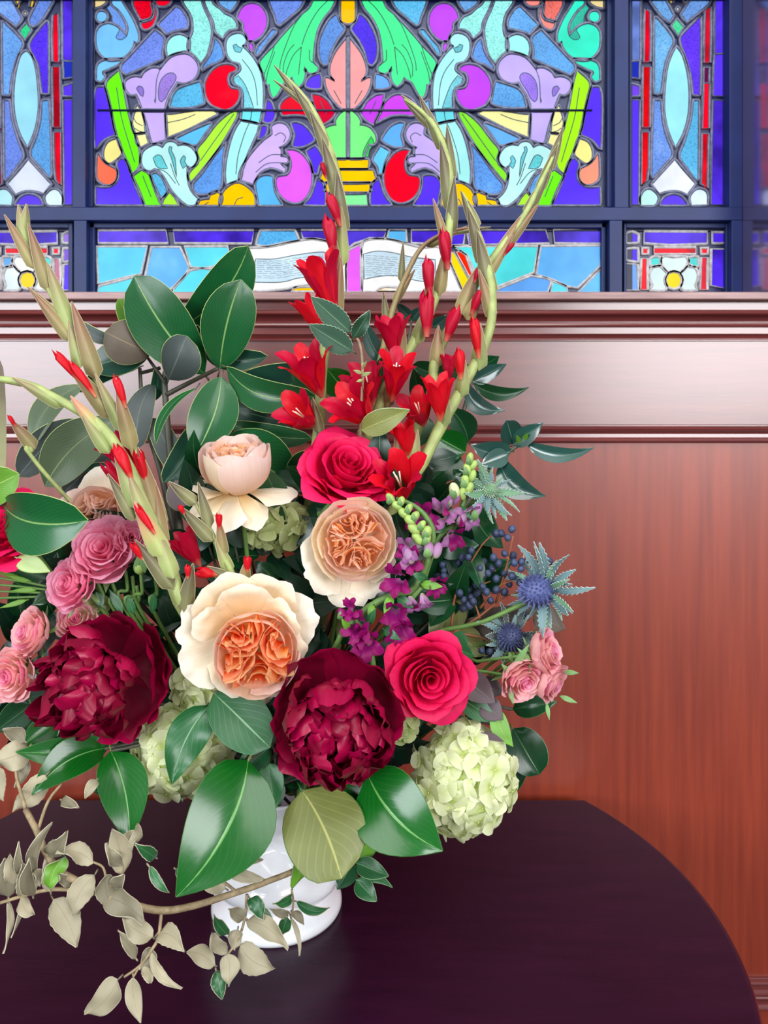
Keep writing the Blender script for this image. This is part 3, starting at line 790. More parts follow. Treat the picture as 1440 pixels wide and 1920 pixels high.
def ring_stack(name, rings, mat, parent, n=120, cap=True):
    b = MB()
    for (r, yb, z) in rings:
        h = sqrt(max(0, r * r - (yb - TC.y) ** 2)) if yb - TC.y < r else 0
        a0 = math.asin(min(1, (yb - TC.y) / r))
        for i in range(n):
            if i < 24:
                t = i / 24
                b.vert((TC.x + h - 2 * h * t, yb, z))
            else:
                a = pi - a0 + (2 * pi - (pi - 2 * a0)) * (i - 24) / (n - 24)
                b.vert((TC.x + r * cos(a), TC.y + r * sin(a), z))
    for k in range(len(rings) - 1):
        for i in range(n):
            j = (i + 1) % n
            b.face((k * n + i, k * n + j, (k + 1) * n + j, (k + 1) * n + i))
    if cap:
        b.face(range(n)[::-1]); b.face([(len(rings) - 1) * n + i for i in range(n)])
    return b.build(name, mat, parent)


top_o = ring_stack('table_top', [(TR - .010, TB - .006, TABLE_Z - .028), (TR - .003, TB - .001, TABLE_Z - .027), (TR, TB, TABLE_Z - .020), (TR - .002, TB, TABLE_Z - .012),
                         (TR - .001, TB, TABLE_Z - .006), (TR - .003, TB - .002, TABLE_Z - .002), (TR - .006, TB - .004, TABLE_Z - .0003), (TR - .007, TB - .005, TABLE_Z)], [M_TABLE, M_TEDGE], table)
for p in top_o.data.polygons:
    if p.normal.z < 0.7: p.material_index = 1
    if len(p.vertices) > 10: p.use_smooth = False
ring_stack('apron', [(TR - .05, TB - .03, TABLE_Z - .10), (TR - .05, TB - .03, TABLE_Z - .028)], M_TEDGE, table)
for a in (35, 145, 215, 325):
    x, y = TC.x + (TR - .075) * cos(radians(a)), min(TC.y + (TR - .075) * sin(radians(a)), TB - .06)
    b = MB(); zs = [0, .03, .25, .5, TABLE_Z - .1]; rs = [.012, .014, .017, .021, .026]
    b.tube([Vector((x, y, z)) for z in zs], rs, 12); b.build('leg', M_TEDGE, table)

# ------------------------------------------------------------------ vase
M_VASE = mat_plain('white_glazed_ceramic', (244, 246, 250), 0.16, 0.02, 40, spec=0.6, coat=0.5)
VX, VY = -0.107, 0.770
vase = thing('footed_vase', (VX, VY, TABLE_Z), 'white glazed footed vase with swirling draped relief, standing on the dark table', 'vase')


def lathe(name, prof, ripple, mat, parent, n=96):
    b = MB(); m = len(prof)
    for j, (r, z) in enumerate(prof):
        for i in range(n):
            a = 2 * pi * i / n
            k = ripple(a, z)
            b.vert((VX + (r + k) * cos(a), VY + (r + k) * sin(a), TABLE_Z + z))
    for j in range(m - 1):
        for i in range(n):
            q = (i + 1) % n
            b.face((j * n + i, j * n + q, (j + 1) * n + q, (j + 1) * n + i))
    b.face(range(n)[::-1])
    b.face([(m - 1) * n + i for i in range(n)])
    return b.build(name, mat, parent)


foot = [(.060, 0), (.0635, .0008), (.0648, .004), (.0645, .008), (.0625, .0115), (.0585, .0135), (.056, .016), (.052, .020), (.050, .0225)]
lathe('foot', foot, lambda a, z: 0, M_VASE, vase)


def swirl(a, z):
    t = (z - .02) / .08
    w = min(1, max(0, t * 3)) * min(1, max(0, (1.25 - t) * 3))
    u = a * 3 + t * 5.5 + 0.7 * sin(2 * a + 4 * t)
    ridge = abs(sin(u * .5)) ** 0.6
    return w * (0.0085 * ridge - 0.004 + 0.002 * sin(5 * a - 9 * t))


body = []
for i in range(40):
    t = i / 39
    z = .020 + t * .112
    r = .049 + .021 * sin(min(1, t * 1.9) * pi) ** 0.8 * (1 if t < .53 else 1) + (.022 * ((t - .5) / .5) ** 1.5 if t > .5 else 0)
    body.append((r, z))
inner = [(body[-1][0] - .004, .1325), (body[-1][0] - .008, .130), (.05, .10), (.03, .095)]
lathe('bowl', body + inner, swirl, M_VASE, vase)
VMOUTH = Vector((VX, VY, TABLE_Z + 0.128))

# ------------------------------------------------------------------ plants: builders
RIM = {}


def rim_mat(col):
    if col not in RIM: RIM[col] = mat_plain('leaf_margin', col, 0.4, 0.1, 60)
    return RIM[col]


def prof(kind, t):
    if t <= 0 or t >= 1: return 0.0
    if kind == 'magnolia': a, b = 0.72, 0.60
    elif kind == 'camellia': a, b = 0.62, 0.98
    elif kind == 'lance': a, b = 0.75, 1.0
    elif kind == 'spathe': a, b = 0.22, 0.85
    elif kind == 'round': a, b = 0.5, 0.5
    elif kind == 'strap': a, b = 0.2, 0.35
    else: a, b = 0.6, 0.7
    mx = (a / (a + b)) ** a * (b / (a + b)) ** b
    return t ** a * (1 - t) ** b / mx


def add_leaf(parent, base, tip, wpx, mats, name='leaf', shape='camellia', bend=0.0, curve=0.0, roll=0.0, fold=0.2, wave=0.0,
             twist=0.0, serr=0.0, petiole=0.1, nx=6, ny=12, thick=0.0006, rim=None, curl=0.0, seed=0, label=None):
    """a leaf from base to tip; both are (photo x, photo y, distance) or world points. Two skins (upper, under) and a margin"""
    B = W(*base) if not isinstance(base, Vector) else base
    T = W(*tip) if not isinstance(tip, Vector) else tip
    ax = T - B
    L = ax.length
    ax.normalize()
    mid = (B + T) / 2
    view = (mid - CAM).normalized()
    s = ax.cross(view)
    s = s.normalized() if s.length > 1e-6 else Vector((1, 0, 0))
    n = s.cross(ax).normalized()
    if n.dot(view) > 0: n, s = -n, -s
    w = wpx * mid.y / F
    R0 = Matrix.Rotation(radians(roll), 3, ax)
    rs = random.Random(seed * 31 + int(abs(B.x * 9000) + abs(B.z * 7000)))
    ph = rs.uniform(0, 6.28)
    b = MB()
    top, bot = [], []
    for j in range(ny + 1):
        t = j / ny
        q = Matrix.Rotation(radians(twist) * (t - 0.3), 3, ax) @ R0
        ss, nn = q @ s, q @ n
        arch = 4 * t * (1 - t)
        c = B + ax * (L * t) + n * (bend * L * arch) + s * (curve * L * arch) - n * (curl * L * max(0, t - .6) ** 2)
        h = w / 2 * prof(shape, t)
        if serr: h *= 1 + serr * ((j % 2) - .5)
        if t < 0.02 or t > 0.985: h = max(h, 0.0003)
        rt, rb = [], []
        for i in range(nx + 1):
            u = i / nx * 2 - 1
            off = fold * abs(u) * h * (0.6 + 0.4 * abs(u)) + wave * w * sin(t * 9 + ph + (1.3 if u > 0 else 0)) * abs(u) ** 1.5
            sq = 1 - 0.10 * fold * abs(u)
            p = c + ss * (u * h * sq) + nn * off
            e = thick * (1 - abs(u) ** 4)
            rt.append(b.vert(p + nn * e, (i / nx, t)))
            rb.append(b.vert(p - nn * e, (i / nx, t)))
        top.append(rt); bot.append(rb)
    for j in range(ny):
        for i in range(nx):
            b.face((top[j][i], top[j][i + 1], top[j + 1][i + 1], top[j + 1][i]), 0)
            b.face((bot[j][i], bot[j + 1][i], bot[j + 1][i + 1], bot[j][i + 1]), 1)
        if rim is not None:
            for (k, k2) in ((0, 0), (nx, nx)):
                a0, a1 = top[j][k], top[j + 1][k]
                ss = s if k else -s
                o0 = b.vert(b.v[a0] + ss * 0.00028, (0.5, 0)); o1 = b.vert(b.v[a1] + ss * 0.00028, (0.5, 0))
                i0 = b.vert(b.v[a0] - ss * 0.0002 + n * 0.0004, (0.5, 0)); i1 = b.vert(b.v[a1] - ss * 0.0002 + n * 0.0004, (0.5, 0))
                b.face((o0, o1, i1, i0), 2)
    if petiole:
        pr = max(0.0007, w * 0.02)
        b.tube([B - ax * (L * petiole) - n * (L * petiole * .4), B - ax * (L * petiole * .4), B + ax * (L * .04)], [pr, pr, pr * .7], 6, 1)
    mm = list(mats)
    if rim is not None: mm = mm + [rim_mat(rim)]
    o = b.build(name, mm, parent)
    if label: o['label'] = label
    return o


def add_stem(parent, pts, r, mat, name='stem', n=20, ns=8, knots=0.0):
    P = smooth_path([W(*p) if not isinstance(p, Vector) else p for p in pts], n)
    if not hasattr(r, '__len__'): r = [r, r]
    rr = []
    for i in range(n):
        t = i / (n - 1) * (len(r) - 1)
        k = min(int(t), len(r) - 2)
        v = r[k] + (r[k + 1] - r[k]) * (t - k)
        if knots: v *= 1 + knots * max(0, sin(i * 1.9)) ** 6
        rr.append(v)
    b = MB(); b.tube(P, rr, ns)
    return b.build(name, mat, parent)


def axis_frame(ax, spin=0.0):
    """rotation whose local z is the axis; ax given as (right, up, towards the viewer)"""
    a = Vector((ax[0], -ax[2], ax[1])).normalized()
    up = Vector((0, 0, 1)) if abs(a.z) < 0.95 else Vector((0, 1, 0))
    x = up.cross(a).normalized(); y = a.cross(x)
    M = Matrix((x, y, a)).transposed()
    return M @ Matrix.Rotation(spin, 3, 'Z')


def bez(P, t):
    a, b, c, d = P
    m = 1 - t
    return tuple(a[k] * m ** 3 + 3 * b[k] * m * m * t + 3 * c[k] * m * t * t + d[k] * t ** 3 for k in (0, 1))


def petal(parent, R, phi, P, span, mat, rnd=0.35, point=0.0, cup=0.0, spiral=0.0, ruffle=0.0, curl=0.0, notch=0.0, lean=0.0, nu=10, nv=9, seed=0, name='petal', base_w=0.3, M=None):
    """one petal: the profile P (radius, height) swept over an angle span about the flower's axis"""
    rs = random.Random(seed)
    o1, o2 = rs.uniform(0, 50), rs.uniform(0, 50)

    def fn(u, v):
        x = u * 2 - 1
        ve = v * (1 - rnd * abs(x) ** 2.0 * (v ** 0.5) - notch * (1 - abs(x)) ** 3 * v) + point * v * max(0, 1 - abs(x) * 1.6) * 0.12
        r, z = bez(P, min(ve, 1.0))
        if ve > 1.0:
            r2, z2 = bez(P, 0.97); r1, z1 = bez(P, 1.0)
            k = (ve - 1) / 0.03
            r, z = r1 + (r1 - r2) * k, z1 + (z1 - z2) * k
        sw = base_w + (1 - base_w) * min(1, ve * 1.7) ** 0.8
        th = phi + x * span * sw + lean * ve
        r = r * (1 - cup * x * x) + spiral * x * ve
        if curl:
            e = max(0, ve - 0.72) / 0.28
            ed = max(e, max(0, abs(x) - .6) / .4 * ve) ** 2
            r += curl * ed; z -= curl * 0.75 * ed
        if ruffle:
            k = ve ** 1.5
            q = noise.noise(Vector((x * 2.4 + o1, ve * 2.2 + o2, 1.3)))
            q2 = noise.noise(Vector((x * 4.5 + o2, ve * 3.0 + o1, 7.3)))
            r += ruffle * k * (q + .4 * q2); z += ruffle * 0.8 * k * (q2 * .7 - q * .4)
        p = Vector((r * cos(th), r * sin(th), z)) * R
        return M @ p if M is not None else p

    b = MB(); b.grid(fn, nu, nv)
    return b.build(name, mat, parent, local=True)


def layer(parent, R, n, rho, h, flare, span, mat, z0=-0.55, phase=0.0, seed=0, belly=1.0, jit=0.06, **kw):
    rs = random.Random(seed * 17 + 3)
    for i in range(n):
        phi = phase + 2 * pi * i / n + rs.uniform(-jit, jit) * 2
        hh = h + rs.uniform(-jit, jit) * 0.6
        rr = rho * (1 + rs.uniform(-jit, jit))
        P = ((0.05, z0), (rr * 0.95 * belly, z0 + (0.10 if hh > z0 + .2 else 0.0)), (rr * belly, z0 + (hh - z0) * 0.62), (rr + flare, hh))
        m = mat[i % len(mat)] if isinstance(mat, (list, tuple)) else mat
        petal(parent, R, phi, P, span, m, seed=seed * 100 + i, **kw)


def flower_stem(parent, head, R, mat, frm, to=None, r=0.0022):
    """stem from under the flower head down into the mouth of the vase"""
    ax = frm @ Vector((0, 0, -1))
    st = head + ax * R * 0.5
    to = to or VMOUTH + Vector(((head.x - VX) * 0.22, (head.y - VY) * 0.22, -0.03))
    mid = st + ax * 0.03
    mid2 = (st + to) / 2 + ax * 0.02 + Vector((0, 0.02, -0.01))
    P = smooth_path([st, mid, mid2, to], 14)
    b = MB(); b.tube(P, r, 7)
    return b.build('stem', mat, parent)


def sepals(parent, R, z, n, L, w, mat, droop=0.4, seed=0):
    for i in range(n):
        phi = 2 * pi * i / n + seed
        P = ((0.1, z), (0.3, z - 0.05), (0.3 + L * .6, z - droop * .3), (0.3 + L, z - droop))
        petal(parent, R, phi, P, w, mat, rnd=0.75, point=1, nu=4, nv=6, name='sepal', seed=seed * 7 + i)


def add_hip(parent, R, z, mat):
    b = MB(); b.ellipsoid((0, 0, z * R), 0.16 * R, 0.16 * R, 0.2 * R, 10, 6)
    b.build('receptacle', mat, parent, local=True)


def rose_centre(parent, R, mats, rmax=0.5, z=0.25, n=9, seed=0, tight=1.0, **kw):
    """spiral heart of a rose: petals wound ever tighter"""
    for i in range(n):
        t = (i + 1) / n
        rr = rmax * (0.12 + 0.88 * t)
        phi = i * 2.4 + seed
        hh = z + (1 - t) * 0.10
        P = ((0.03, -0.5), (rr * 0.9, -0.4), (rr * 1.08, hh * 0.4), (rr * (0.82 + 0.14 * t), hh))
        petal(parent, R, phi, P, (2.0 - 1.0 * t) * tight, mats[min(len(mats) - 1, int(t * len(mats) * .999))], rnd=0.12, spiral=0.16 * rr, seed=seed * 50 + i,
              curl=0.05 + .05 * t, nu=12, nv=7, **kw)


def quartered(parent, R, mats, nsec=5, rout=0.42, ztop=0.12, seed=0, nest=5, zb=-0.12):
    """folded, quartered heart of an old garden rose: nested U-shaped petals in sectors"""
    rs = random.Random(seed)
    for k in range(nsec):
        fk = 2 * pi * k / nsec + rs.uniform(-.35, .35)
        for j in range(nest):
            q = (j + .5) / nest
            wj = (0.12 + 0.80 * (1 - q)) * rout * math.tan(pi / nsec) * 0.95
            fl = rs.uniform(-.45, .35); apx = rs.uniform(-.05, .05)
            apex = 0.03 + 0.42 * q * rout / .42 * .8
            hz = ztop - 0.06 * (1 - q) + rs.uniform(-.03, .03)
            o1 = rs.uniform(0, 50)
            lean = rs.uniform(-.12, .12)

            def fn(u, v, fk=fk + rs.uniform(-.12, .12), wj=wj, apex=max(.0, apex + apx), hz=hz, o1=o1, q=q, lean=lean, fl=fl):
                x = u * 2 - 1
                d = apex + (rout * (0.97 - .05 * q) - apex) * abs(x) ** 1.6
                lat = wj * math.copysign(min(1, abs(x) * 1.9) ** 0.7, x) * (0.45 + 0.55 * d / rout)
                z = zb + v * (hz - zb) * (1 - 0.12 * (d / rout) ** 4)
                w = v * v
                nx_ = noise.noise(Vector((x * 3 + o1, v * 1.5, q * 3))) * 0.045 * w
                d += -0.04 * w + nx_ + lean * w * .3; lat *= 1 + fl * w
                lat += noise.noise(Vector((x * 3 + o1, v * 2, 9))) * 0.09 * w
                a = fk
                return Vector(((d * cos(a) - lat * sin(a)), (d * sin(a) + lat * cos(a)), z + noise.noise(Vector((x * 4, o1, v))) * .05 * w)) * R
            b = MB(); b.grid(fn, 14, 5)
            b.build('petal', mats[j % len(mats)], parent, local=True)


def crumple_petal(parent, R, d, axis, r0, r1, w, bend, mat, seed, nu=8, nv=8):
    """a ruffled inner petal standing along direction d, its tip rolling over towards the flower's axis"""
    rs = random.Random(seed)
    o1 = rs.uniform(0, 90)
    d = d.normalized()
    t = (axis - d * axis.dot(d))
    t = t.normalized() if t.length > 1e-3 else d.orthogonal().normalized()
    t = Matrix.Rotation(rs.uniform(-.7, .7), 3, d) @ t
    s = d.cross(t)

    def fn(u, v):
        x = u * 2 - 1
        a = v * bend
        rr = r0 + (r1 - r0) * sin(min(a, pi / 2 + .2)) / sin(min(bend, pi / 2))
        tt = (r1 - r0) * 0.75 * (1 - cos(a))
        wd = w * (0.35 + 0.65 * sin(min(1, v * 1.25) * pi / 2)) * (1 - 0.25 * max(0, v - .8) / .2)
        nz = noise.noise(Vector((x * 1.8 + o1, v * 2.0, 3.1))); n2 = noise.noise(Vector((x * 3.6, v * 3.0 + o1, 8.1)))
        rr += -0.10 * x * x * w * 2 + (0.10 * nz + 0.05 * n2) * v
        rr *= 1 - 0.16 * abs(x) ** 2 * v * v
        tt *= 1 - 0.30 * abs(x) ** 2.2 * v
        return (d * rr + t * tt + s * (x * wd)) * R
    b = MB(); b.grid(fn, nu, nv)
    b.build('petal', mat, parent, local=True)


# ------------------------------------------------------------------ plant materials
G_STEM = mat_plain('green_stem', (92, 128, 62), 0.5, 0.2, 80)
G_STEM_DARK = mat_plain('dark_stem', (70, 72, 58), 0.5, 0.2, 80)
G_STEM_PALE = mat_plain('pale_green_stem', (158, 172, 104), 0.5, 0.2, 80)
G_SEPAL = mat_leaf('sepal_green', (104, 142, 84), rough=0.5, vein=0.1)
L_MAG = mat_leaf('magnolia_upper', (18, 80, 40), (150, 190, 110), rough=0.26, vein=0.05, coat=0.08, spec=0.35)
L_MAG_D = mat_leaf('magnolia_shade', (22, 62, 48), (96, 136, 96), rough=0.3, vein=0.05, coat=0.05, spec=0.35)  # darker copy of the upper skin, with shade put into its colour
L_MAG_U = mat_leaf('magnolia_under', (96, 86, 72), (140, 120, 84), rough=0.6, vein=0.1)
L_OLIVE = mat_leaf('olive_under', (116, 124, 62), (186, 188, 104), rough=0.45, vein=0.22, veins=7)
L_DKOLIVE = mat_leaf('dark_olive_leaf', (66, 84, 58), (124, 142, 92), rough=0.4, vein=0.15)
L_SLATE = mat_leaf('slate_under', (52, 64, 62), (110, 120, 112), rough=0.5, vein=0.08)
L_CAM = mat_leaf('camellia_upper', (10, 86, 22), (120, 180, 96), rough=0.22, vein=0.06, coat=0.15, veins=9, spec=0.4)
L_CAM_D = mat_leaf('camellia_dark', (14, 62, 32), (80, 130, 76), rough=0.24, vein=0.05, coat=0.1, veins=9, spec=0.38)
L_CAM_B = mat_leaf('camellia_bluish', (30, 70, 62), (120, 150, 130), rough=0.18, vein=0.15, coat=0.9, veins=12)  # bluish sheen put into the base colour, under a glossy coat
L_MID = mat_leaf('soft_green_leaf', (34, 92, 50), (130, 172, 124), rough=0.35, vein=0.14, veins=7)
L_BRIGHT = mat_leaf('bright_green_leaf', (96, 150, 44), (170, 200, 100), rough=0.4, vein=0.2)
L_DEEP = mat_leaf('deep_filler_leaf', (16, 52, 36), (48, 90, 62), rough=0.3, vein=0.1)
L_SERR = mat_leaf('toothed_leaf', (28, 70, 48), (130, 160, 120), rough=0.4, vein=0.2)
L_TAN = mat_leaf('silver_tan_leaf', (158, 150, 124), (140, 128, 100), rough=0.55, vein=0.12, var=0.18)
L_TAN_D = mat_leaf('grey_tan_leaf', (122, 116, 94), (108, 98, 80), rough=0.55, vein=0.12, var=0.2)
L_BROWN = mat_leaf('bronze_leaf', (78, 66, 56), (120, 104, 84), rough=0.4, vein=0.2)
L_PLUM = mat_leaf('plum_leaf', (84, 70, 76), (120, 110, 100), rough=0.45, vein=0.3)
L_PALEG = mat_leaf('pale_leaf', (170, 192, 130), (200, 212, 160), rough=0.5, vein=0.15)
SP_GREEN = mat_leaf('spathe_green', (148, 162, 98), (176, 186, 124), rough=0.5, vein=0.05, tip=(150, 132, 98), veins=3)
SP_TAN = mat_leaf('spathe_tan', (150, 140, 92), (172, 160, 112), rough=0.5, vein=0.05, tip=(140, 98, 78), veins=3)
SP_OLIVE = mat_leaf('spathe_olive', (126, 126, 86), (146, 146, 104), rough=0.5, vein=0.05, tip=(92, 80, 64), veins=3)
SP_PINK = mat_leaf('spathe_pink', (178, 190, 116), (200, 200, 140), rough=0.5, vein=0.05, tip=(226, 140, 116), veins=3)
P_RED = mat_petal('gladiolus_red', [(0.0, (236, 150, 110)), (0.25, (224, 26, 36)), (1.0, (228, 6, 40))], 0.45, 0.3)
P_REDD = mat_petal('gladiolus_crimson', [(0.0, (226, 130, 110)), (0.25, (196, 10, 48)), (1.0, (204, 6, 58))], 0.45, 0.3)
P_HOT = mat_petal('hot_pink_petal', [(0.0, (190, 6, 66)), (0.5, (232, 8, 84)), (1.0, (244, 28, 100))], 0.5, 0.3)
P_HOTD = mat_petal('hot_pink_deep', [(0.0, (150, 0, 50)), (0.6, (214, 4, 70)), (1.0, (238, 26, 92))], 0.5, 0.25)
P_CREAM = mat_petal('cream_petal', [(0.0, (250, 206, 130)), (0.3, (254, 236, 204)), (1.0, (252, 246, 230))], 0.55, 0.3, veins=0.05)
P_CREAMY = mat_petal('buff_petal', [(0.0, (250, 196, 110)), (0.4, (253, 226, 178)), (1.0, (253, 240, 218))], 0.55, 0.3, veins=0.05)
P_BLUSH = mat_petal('blush_petal', [(0.0, (252, 214, 170)), (0.5, (250, 214, 190)), (1.0, (250, 226, 218))], 0.55, 0.3, veins=0.06)
P_PEACH = mat_petal('peach_petal', [(0.0, (254, 176, 112)), (0.5, (254, 208, 168)), (1.0, (255, 222, 202))], 0.55, 0.42, veins=0.06)
P_APRI = mat_petal('apricot_petal', [(0.0, (255, 132, 30)), (0.5, (255, 178, 96)), (1.0, (255, 214, 166))], 0.5, 0.5, veins=0.08)
P_CORAL = mat_petal('coral_petal', [(0.0, (255, 100, 24)), (0.5, (255, 142, 80)), (1.0, (255, 184, 146))], 0.5, 0.5, veins=0.08)
P_SPRAY = mat_petal('pink_spray_petal', [(0.0, (250, 122, 160)), (0.5, (254, 152, 190)), (1.0, (255, 186, 212))], 0.55, 0.45)
P_SPRAYD = mat_petal('pink_spray_deep', [(0.0, (244, 100, 146)), (0.6, (252, 132, 174)), (1.0, (254, 170, 200))], 0.55, 0.3)
P_SALM = mat_petal('salmon_spray_petal', [(0.0, (254, 220, 176)), (0.4, (254, 196, 186)), (1.0, (255, 194, 200))], 0.55, 0.3)
P_PEONY = mat_petal('burgundy_petal', [(0.0, (84, 0, 26)), (0.5, (146, 0, 50)), (1.0, (166, 4, 66))], 0.34, 0.12, spec=0.35)
P_PEONYD = mat_petal('dark_burgundy_petal', [(0.0, (64, 0, 20)), (0.6, (118, 0, 38)), (1.0, (140, 2, 50))], 0.4, 0.12, spec=0.3)
P_HYD = mat_petal('hydrangea_petal', [(0.0, (196, 216, 110)), (0.35, (232, 240, 184)), (1.0, (240, 246, 206))], 0.6, 0.35, veins=0.08)
P_HYDG = mat_petal('green_hydrangea_petal', [(0.0, (150, 176, 90)), (0.4, (196, 212, 140)), (1.0, (214, 224, 166))], 0.6, 0.35, veins=0.1)
P_SNAP = mat_petal('magenta_snapdragon_petal', [(0.0, (206, 120, 190)), (0.4, (164, 30, 128)), (1.0, (150, 8, 100))], 0.5, 0.3)
P_SNAPL = mat_petal('lilac_snapdragon_petal', [(0.0, (214, 220, 170)), (0.4, (206, 164, 200)), (1.0, (162, 92, 156))], 0.5, 0.3)
M_BUDG = mat_plain('green_bud', (156, 184, 96), 0.5, 0.2, 120)
M_BERRY = mat_plain('bloomy_blue_berry', (54, 66, 96), 0.5, 0.35, 90)
M_TWIG = mat_plain('orange_brown_twig', (158, 96, 62), 0.6, 0.2, 120)
M_BARK = mat_plain('pale_brown_bark', (150, 132, 100), 0.65, 0.3, 200, bump=0.4)
M_THC = mat_plain('thistle_cone_blue', (84, 94, 146), 0.6, 0.25, 300)
L_TH = mat_leaf('thistle_bract', (92, 124, 128), (170, 190, 180), rough=0.5, vein=0.2)
L_THG = mat_leaf('thistle_bract_green', (96, 140, 104), (180, 200, 170), rough=0.5, vein=0.2)
YRIM = (196, 214, 140)

# ------------------------------------------------------------------ flowers with a head: roses, peonies, hydrangeas
def flower(name, label, cat, px, py, D, rpx, ax, spin=0.0, group=None):
    p = W(px, py, D)
    rot = axis_frame(ax, spin)
    t = thing(name, p, label, cat, group, rot)
    return t, rpx * D / F, rot, p


def to_vase(t, R, rot, p, mat=G_STEM, r=0.0022, to=None):
    flower_stem(t, p, R, mat, rot, to, r)


# big open cream rose with an apricot heart, in the middle
t, R, rot, p = flower('garden_rose', 'largest cream garden rose, wide open with coral-apricot folded heart, between the two burgundy peonies', 'rose', 462, 1206, 0.61, 128, (0.10, -0.06, 1), 0.3)
for i, (a, rho, hz, sp, mm) in enumerate(((168, 1.0, -.20, .60, P_CREAM), (206, 1.04, -.16, .58, P_CREAM), (20, 1.02, -.20, .60, P_CREAM), (-68, 1.0, -.22, .62, P_CREAM), (62, .98, -.12, .66, P_CREAMY), (118, 1.0, -.08, .74, P_CREAMY), (-22, .86, -.10, .6, P_CREAMY), (-110, .84, -.1, .62, P_CREAMY), (92, .82, .06, .7, P_CREAMY), (150, .78, .04, .55, P_CREAMY), (35, .80, .03, .6, P_CREAMY))):
    petal(t, R, radians(a) - 0.3, ((0.05, -.42), (rho * .62, -.46), (rho * .86, hz - .02), (rho, hz)), sp, mm, rnd=0.36, ruffle=0.10, curl=0.10, notch=.06, seed=200 + i, base_w=.55, nu=14, nv=11)
C2 = bpy.data.objects.new('heart', None); COL.objects.link(C2); C2.parent = t
C2.matrix_basis = Matrix.Translation((0.10 * R, -0.16 * R, 0.05 * R))
layer(C2, R, 5, 0.62, 0.12, 0.0, 0.85, [P_BLUSH, P_PEACH], z0=-0.40, phase=0.2, seed=3, rnd=0.16, ruffle=0.04, spiral=0.03)
layer(C2, R, 4, 0.53, 0.15, -0.02, 0.95, P_PEACH, z0=-0.40, phase=0.9, seed=4, rnd=0.14, ruffle=0.04, spiral=0.04)
quartered(C2, R, [P_APRI, P_CORAL, P_APRI], 4, 0.48, 0.24, seed=5, nest=5)
to_vase(t, R, rot, p)

# peach-hearted rose above it
t, R, rot, p = flower('garden_rose', 'cream garden rose with peach heart, facing forward just below the hot pink rose', 'rose', 662, 1032, 0.655, 96, (0.12, 0.18, 1), 0.8)
for i, (a, rho, hz, sp) in enumerate(((185, 1.0, -.2, .62), (222, 1.02, -.16, .55), (-95, 1.06, -.22, .66), (-60, .96, -.2, .6), (140, .86, -.1, .6), (80, .86, -.1, .6), (10, .84, -.1, .6), (-25, .84, -.1, .6))):
    petal(t, R, radians(a) - 0.8, ((0.05, -.5), (rho * .62, -.5), (rho * .88, hz - .02), (rho, hz)), sp, P_CREAM, rnd=0.36, ruffle=0.10, curl=0.10, notch=.06, seed=230 + i, base_w=.55, nu=14, nv=11)
C2 = bpy.data.objects.new('heart', None); COL.objects.link(C2); C2.parent = t
C2.matrix_basis = Matrix.Translation((0.16 * R, 0.10 * R, 0.08 * R))
layer(C2, R, 5, 0.80, 0.08, 0.02, 0.85, [P_CREAMY, P_BLUSH], z0=-0.45, phase=0.1, seed=12, rnd=0.18, ruffle=0.05, spiral=0.03)
layer(C2, R, 5, 0.71, 0.15, -0.0, 0.85, [P_BLUSH, P_CREAMY], z0=-0.45, phase=0.7, seed=13, rnd=0.16, ruffle=0.06, spiral=0.03)
layer(C2, R, 5, 0.60, 0.20, -0.02, 0.80, [P_PEACH, P_BLUSH], z0=-0.4, phase=0.2, seed=14, rnd=0.2, ruffle=0.08, spiral=0.03)
quartered(C2, R, [P_PEACH, P_APRI, P_PEACH], 5, 0.52, 0.30, seed=15, nest=5)
to_vase(t, R, rot, p)

# cup-shaped blush rose seen from the side, drooping outer petals
t, R, rot, p = flower('garden_rose', 'blush cup-shaped garden rose seen from its side, outer petals drooping, under magnolia leaves', 'rose', 443, 872, 0.69, 92, (-0.05, 1, 0.38), 0.2)
for i, (phi, rho, hz) in enumerate(((-2.75, .98, -0.78), (-1.95, 1.05, -0.98), (-1.15, 0.85, -1.02), (-0.2, 1.16, -0.66), (2.9, .92, -0.45), (1.2, .9, -.6))):
    P = ((0.05, -0.55), (rho * .55, -0.66), (rho * .8, (hz - .55) / 2 - .08), (rho, hz))
    petal(t, R, phi, P, 0.62, P_CREAM if i % 2 else P_CREAMY, rnd=0.35, ruffle=0.10, curl=0.06, seed=20 + i, base_w=.45)
layer(t, R, 5, 0.72, 0.40, -0.05, 0.78, [P_BLUSH, P_CREAMY], z0=-0.62, phase=0.1, seed=22, rnd=0.18, ruffle=0.04, belly=1.0, spiral=0.03)
layer(t, R, 5, 0.63, 0.48, -0.06, 0.80, [P_BLUSH], z0=-0.58, phase=0.75, seed=23, rnd=0.2, ruffle=0.05, spiral=0.04)
layer(t, R, 6, 0.48, 0.46, -0.02, 0.7, [P_PEACH, P_BLUSH], z0=-0.5, phase=0.4, seed=24, rnd=0.25, ruffle=0.08)
quartered(t, R, [P_PEACH, P_APRI], 5, 0.44, 0.42, seed=25, nest=4, zb=-.3)
to_vase(t, R, rot, p)

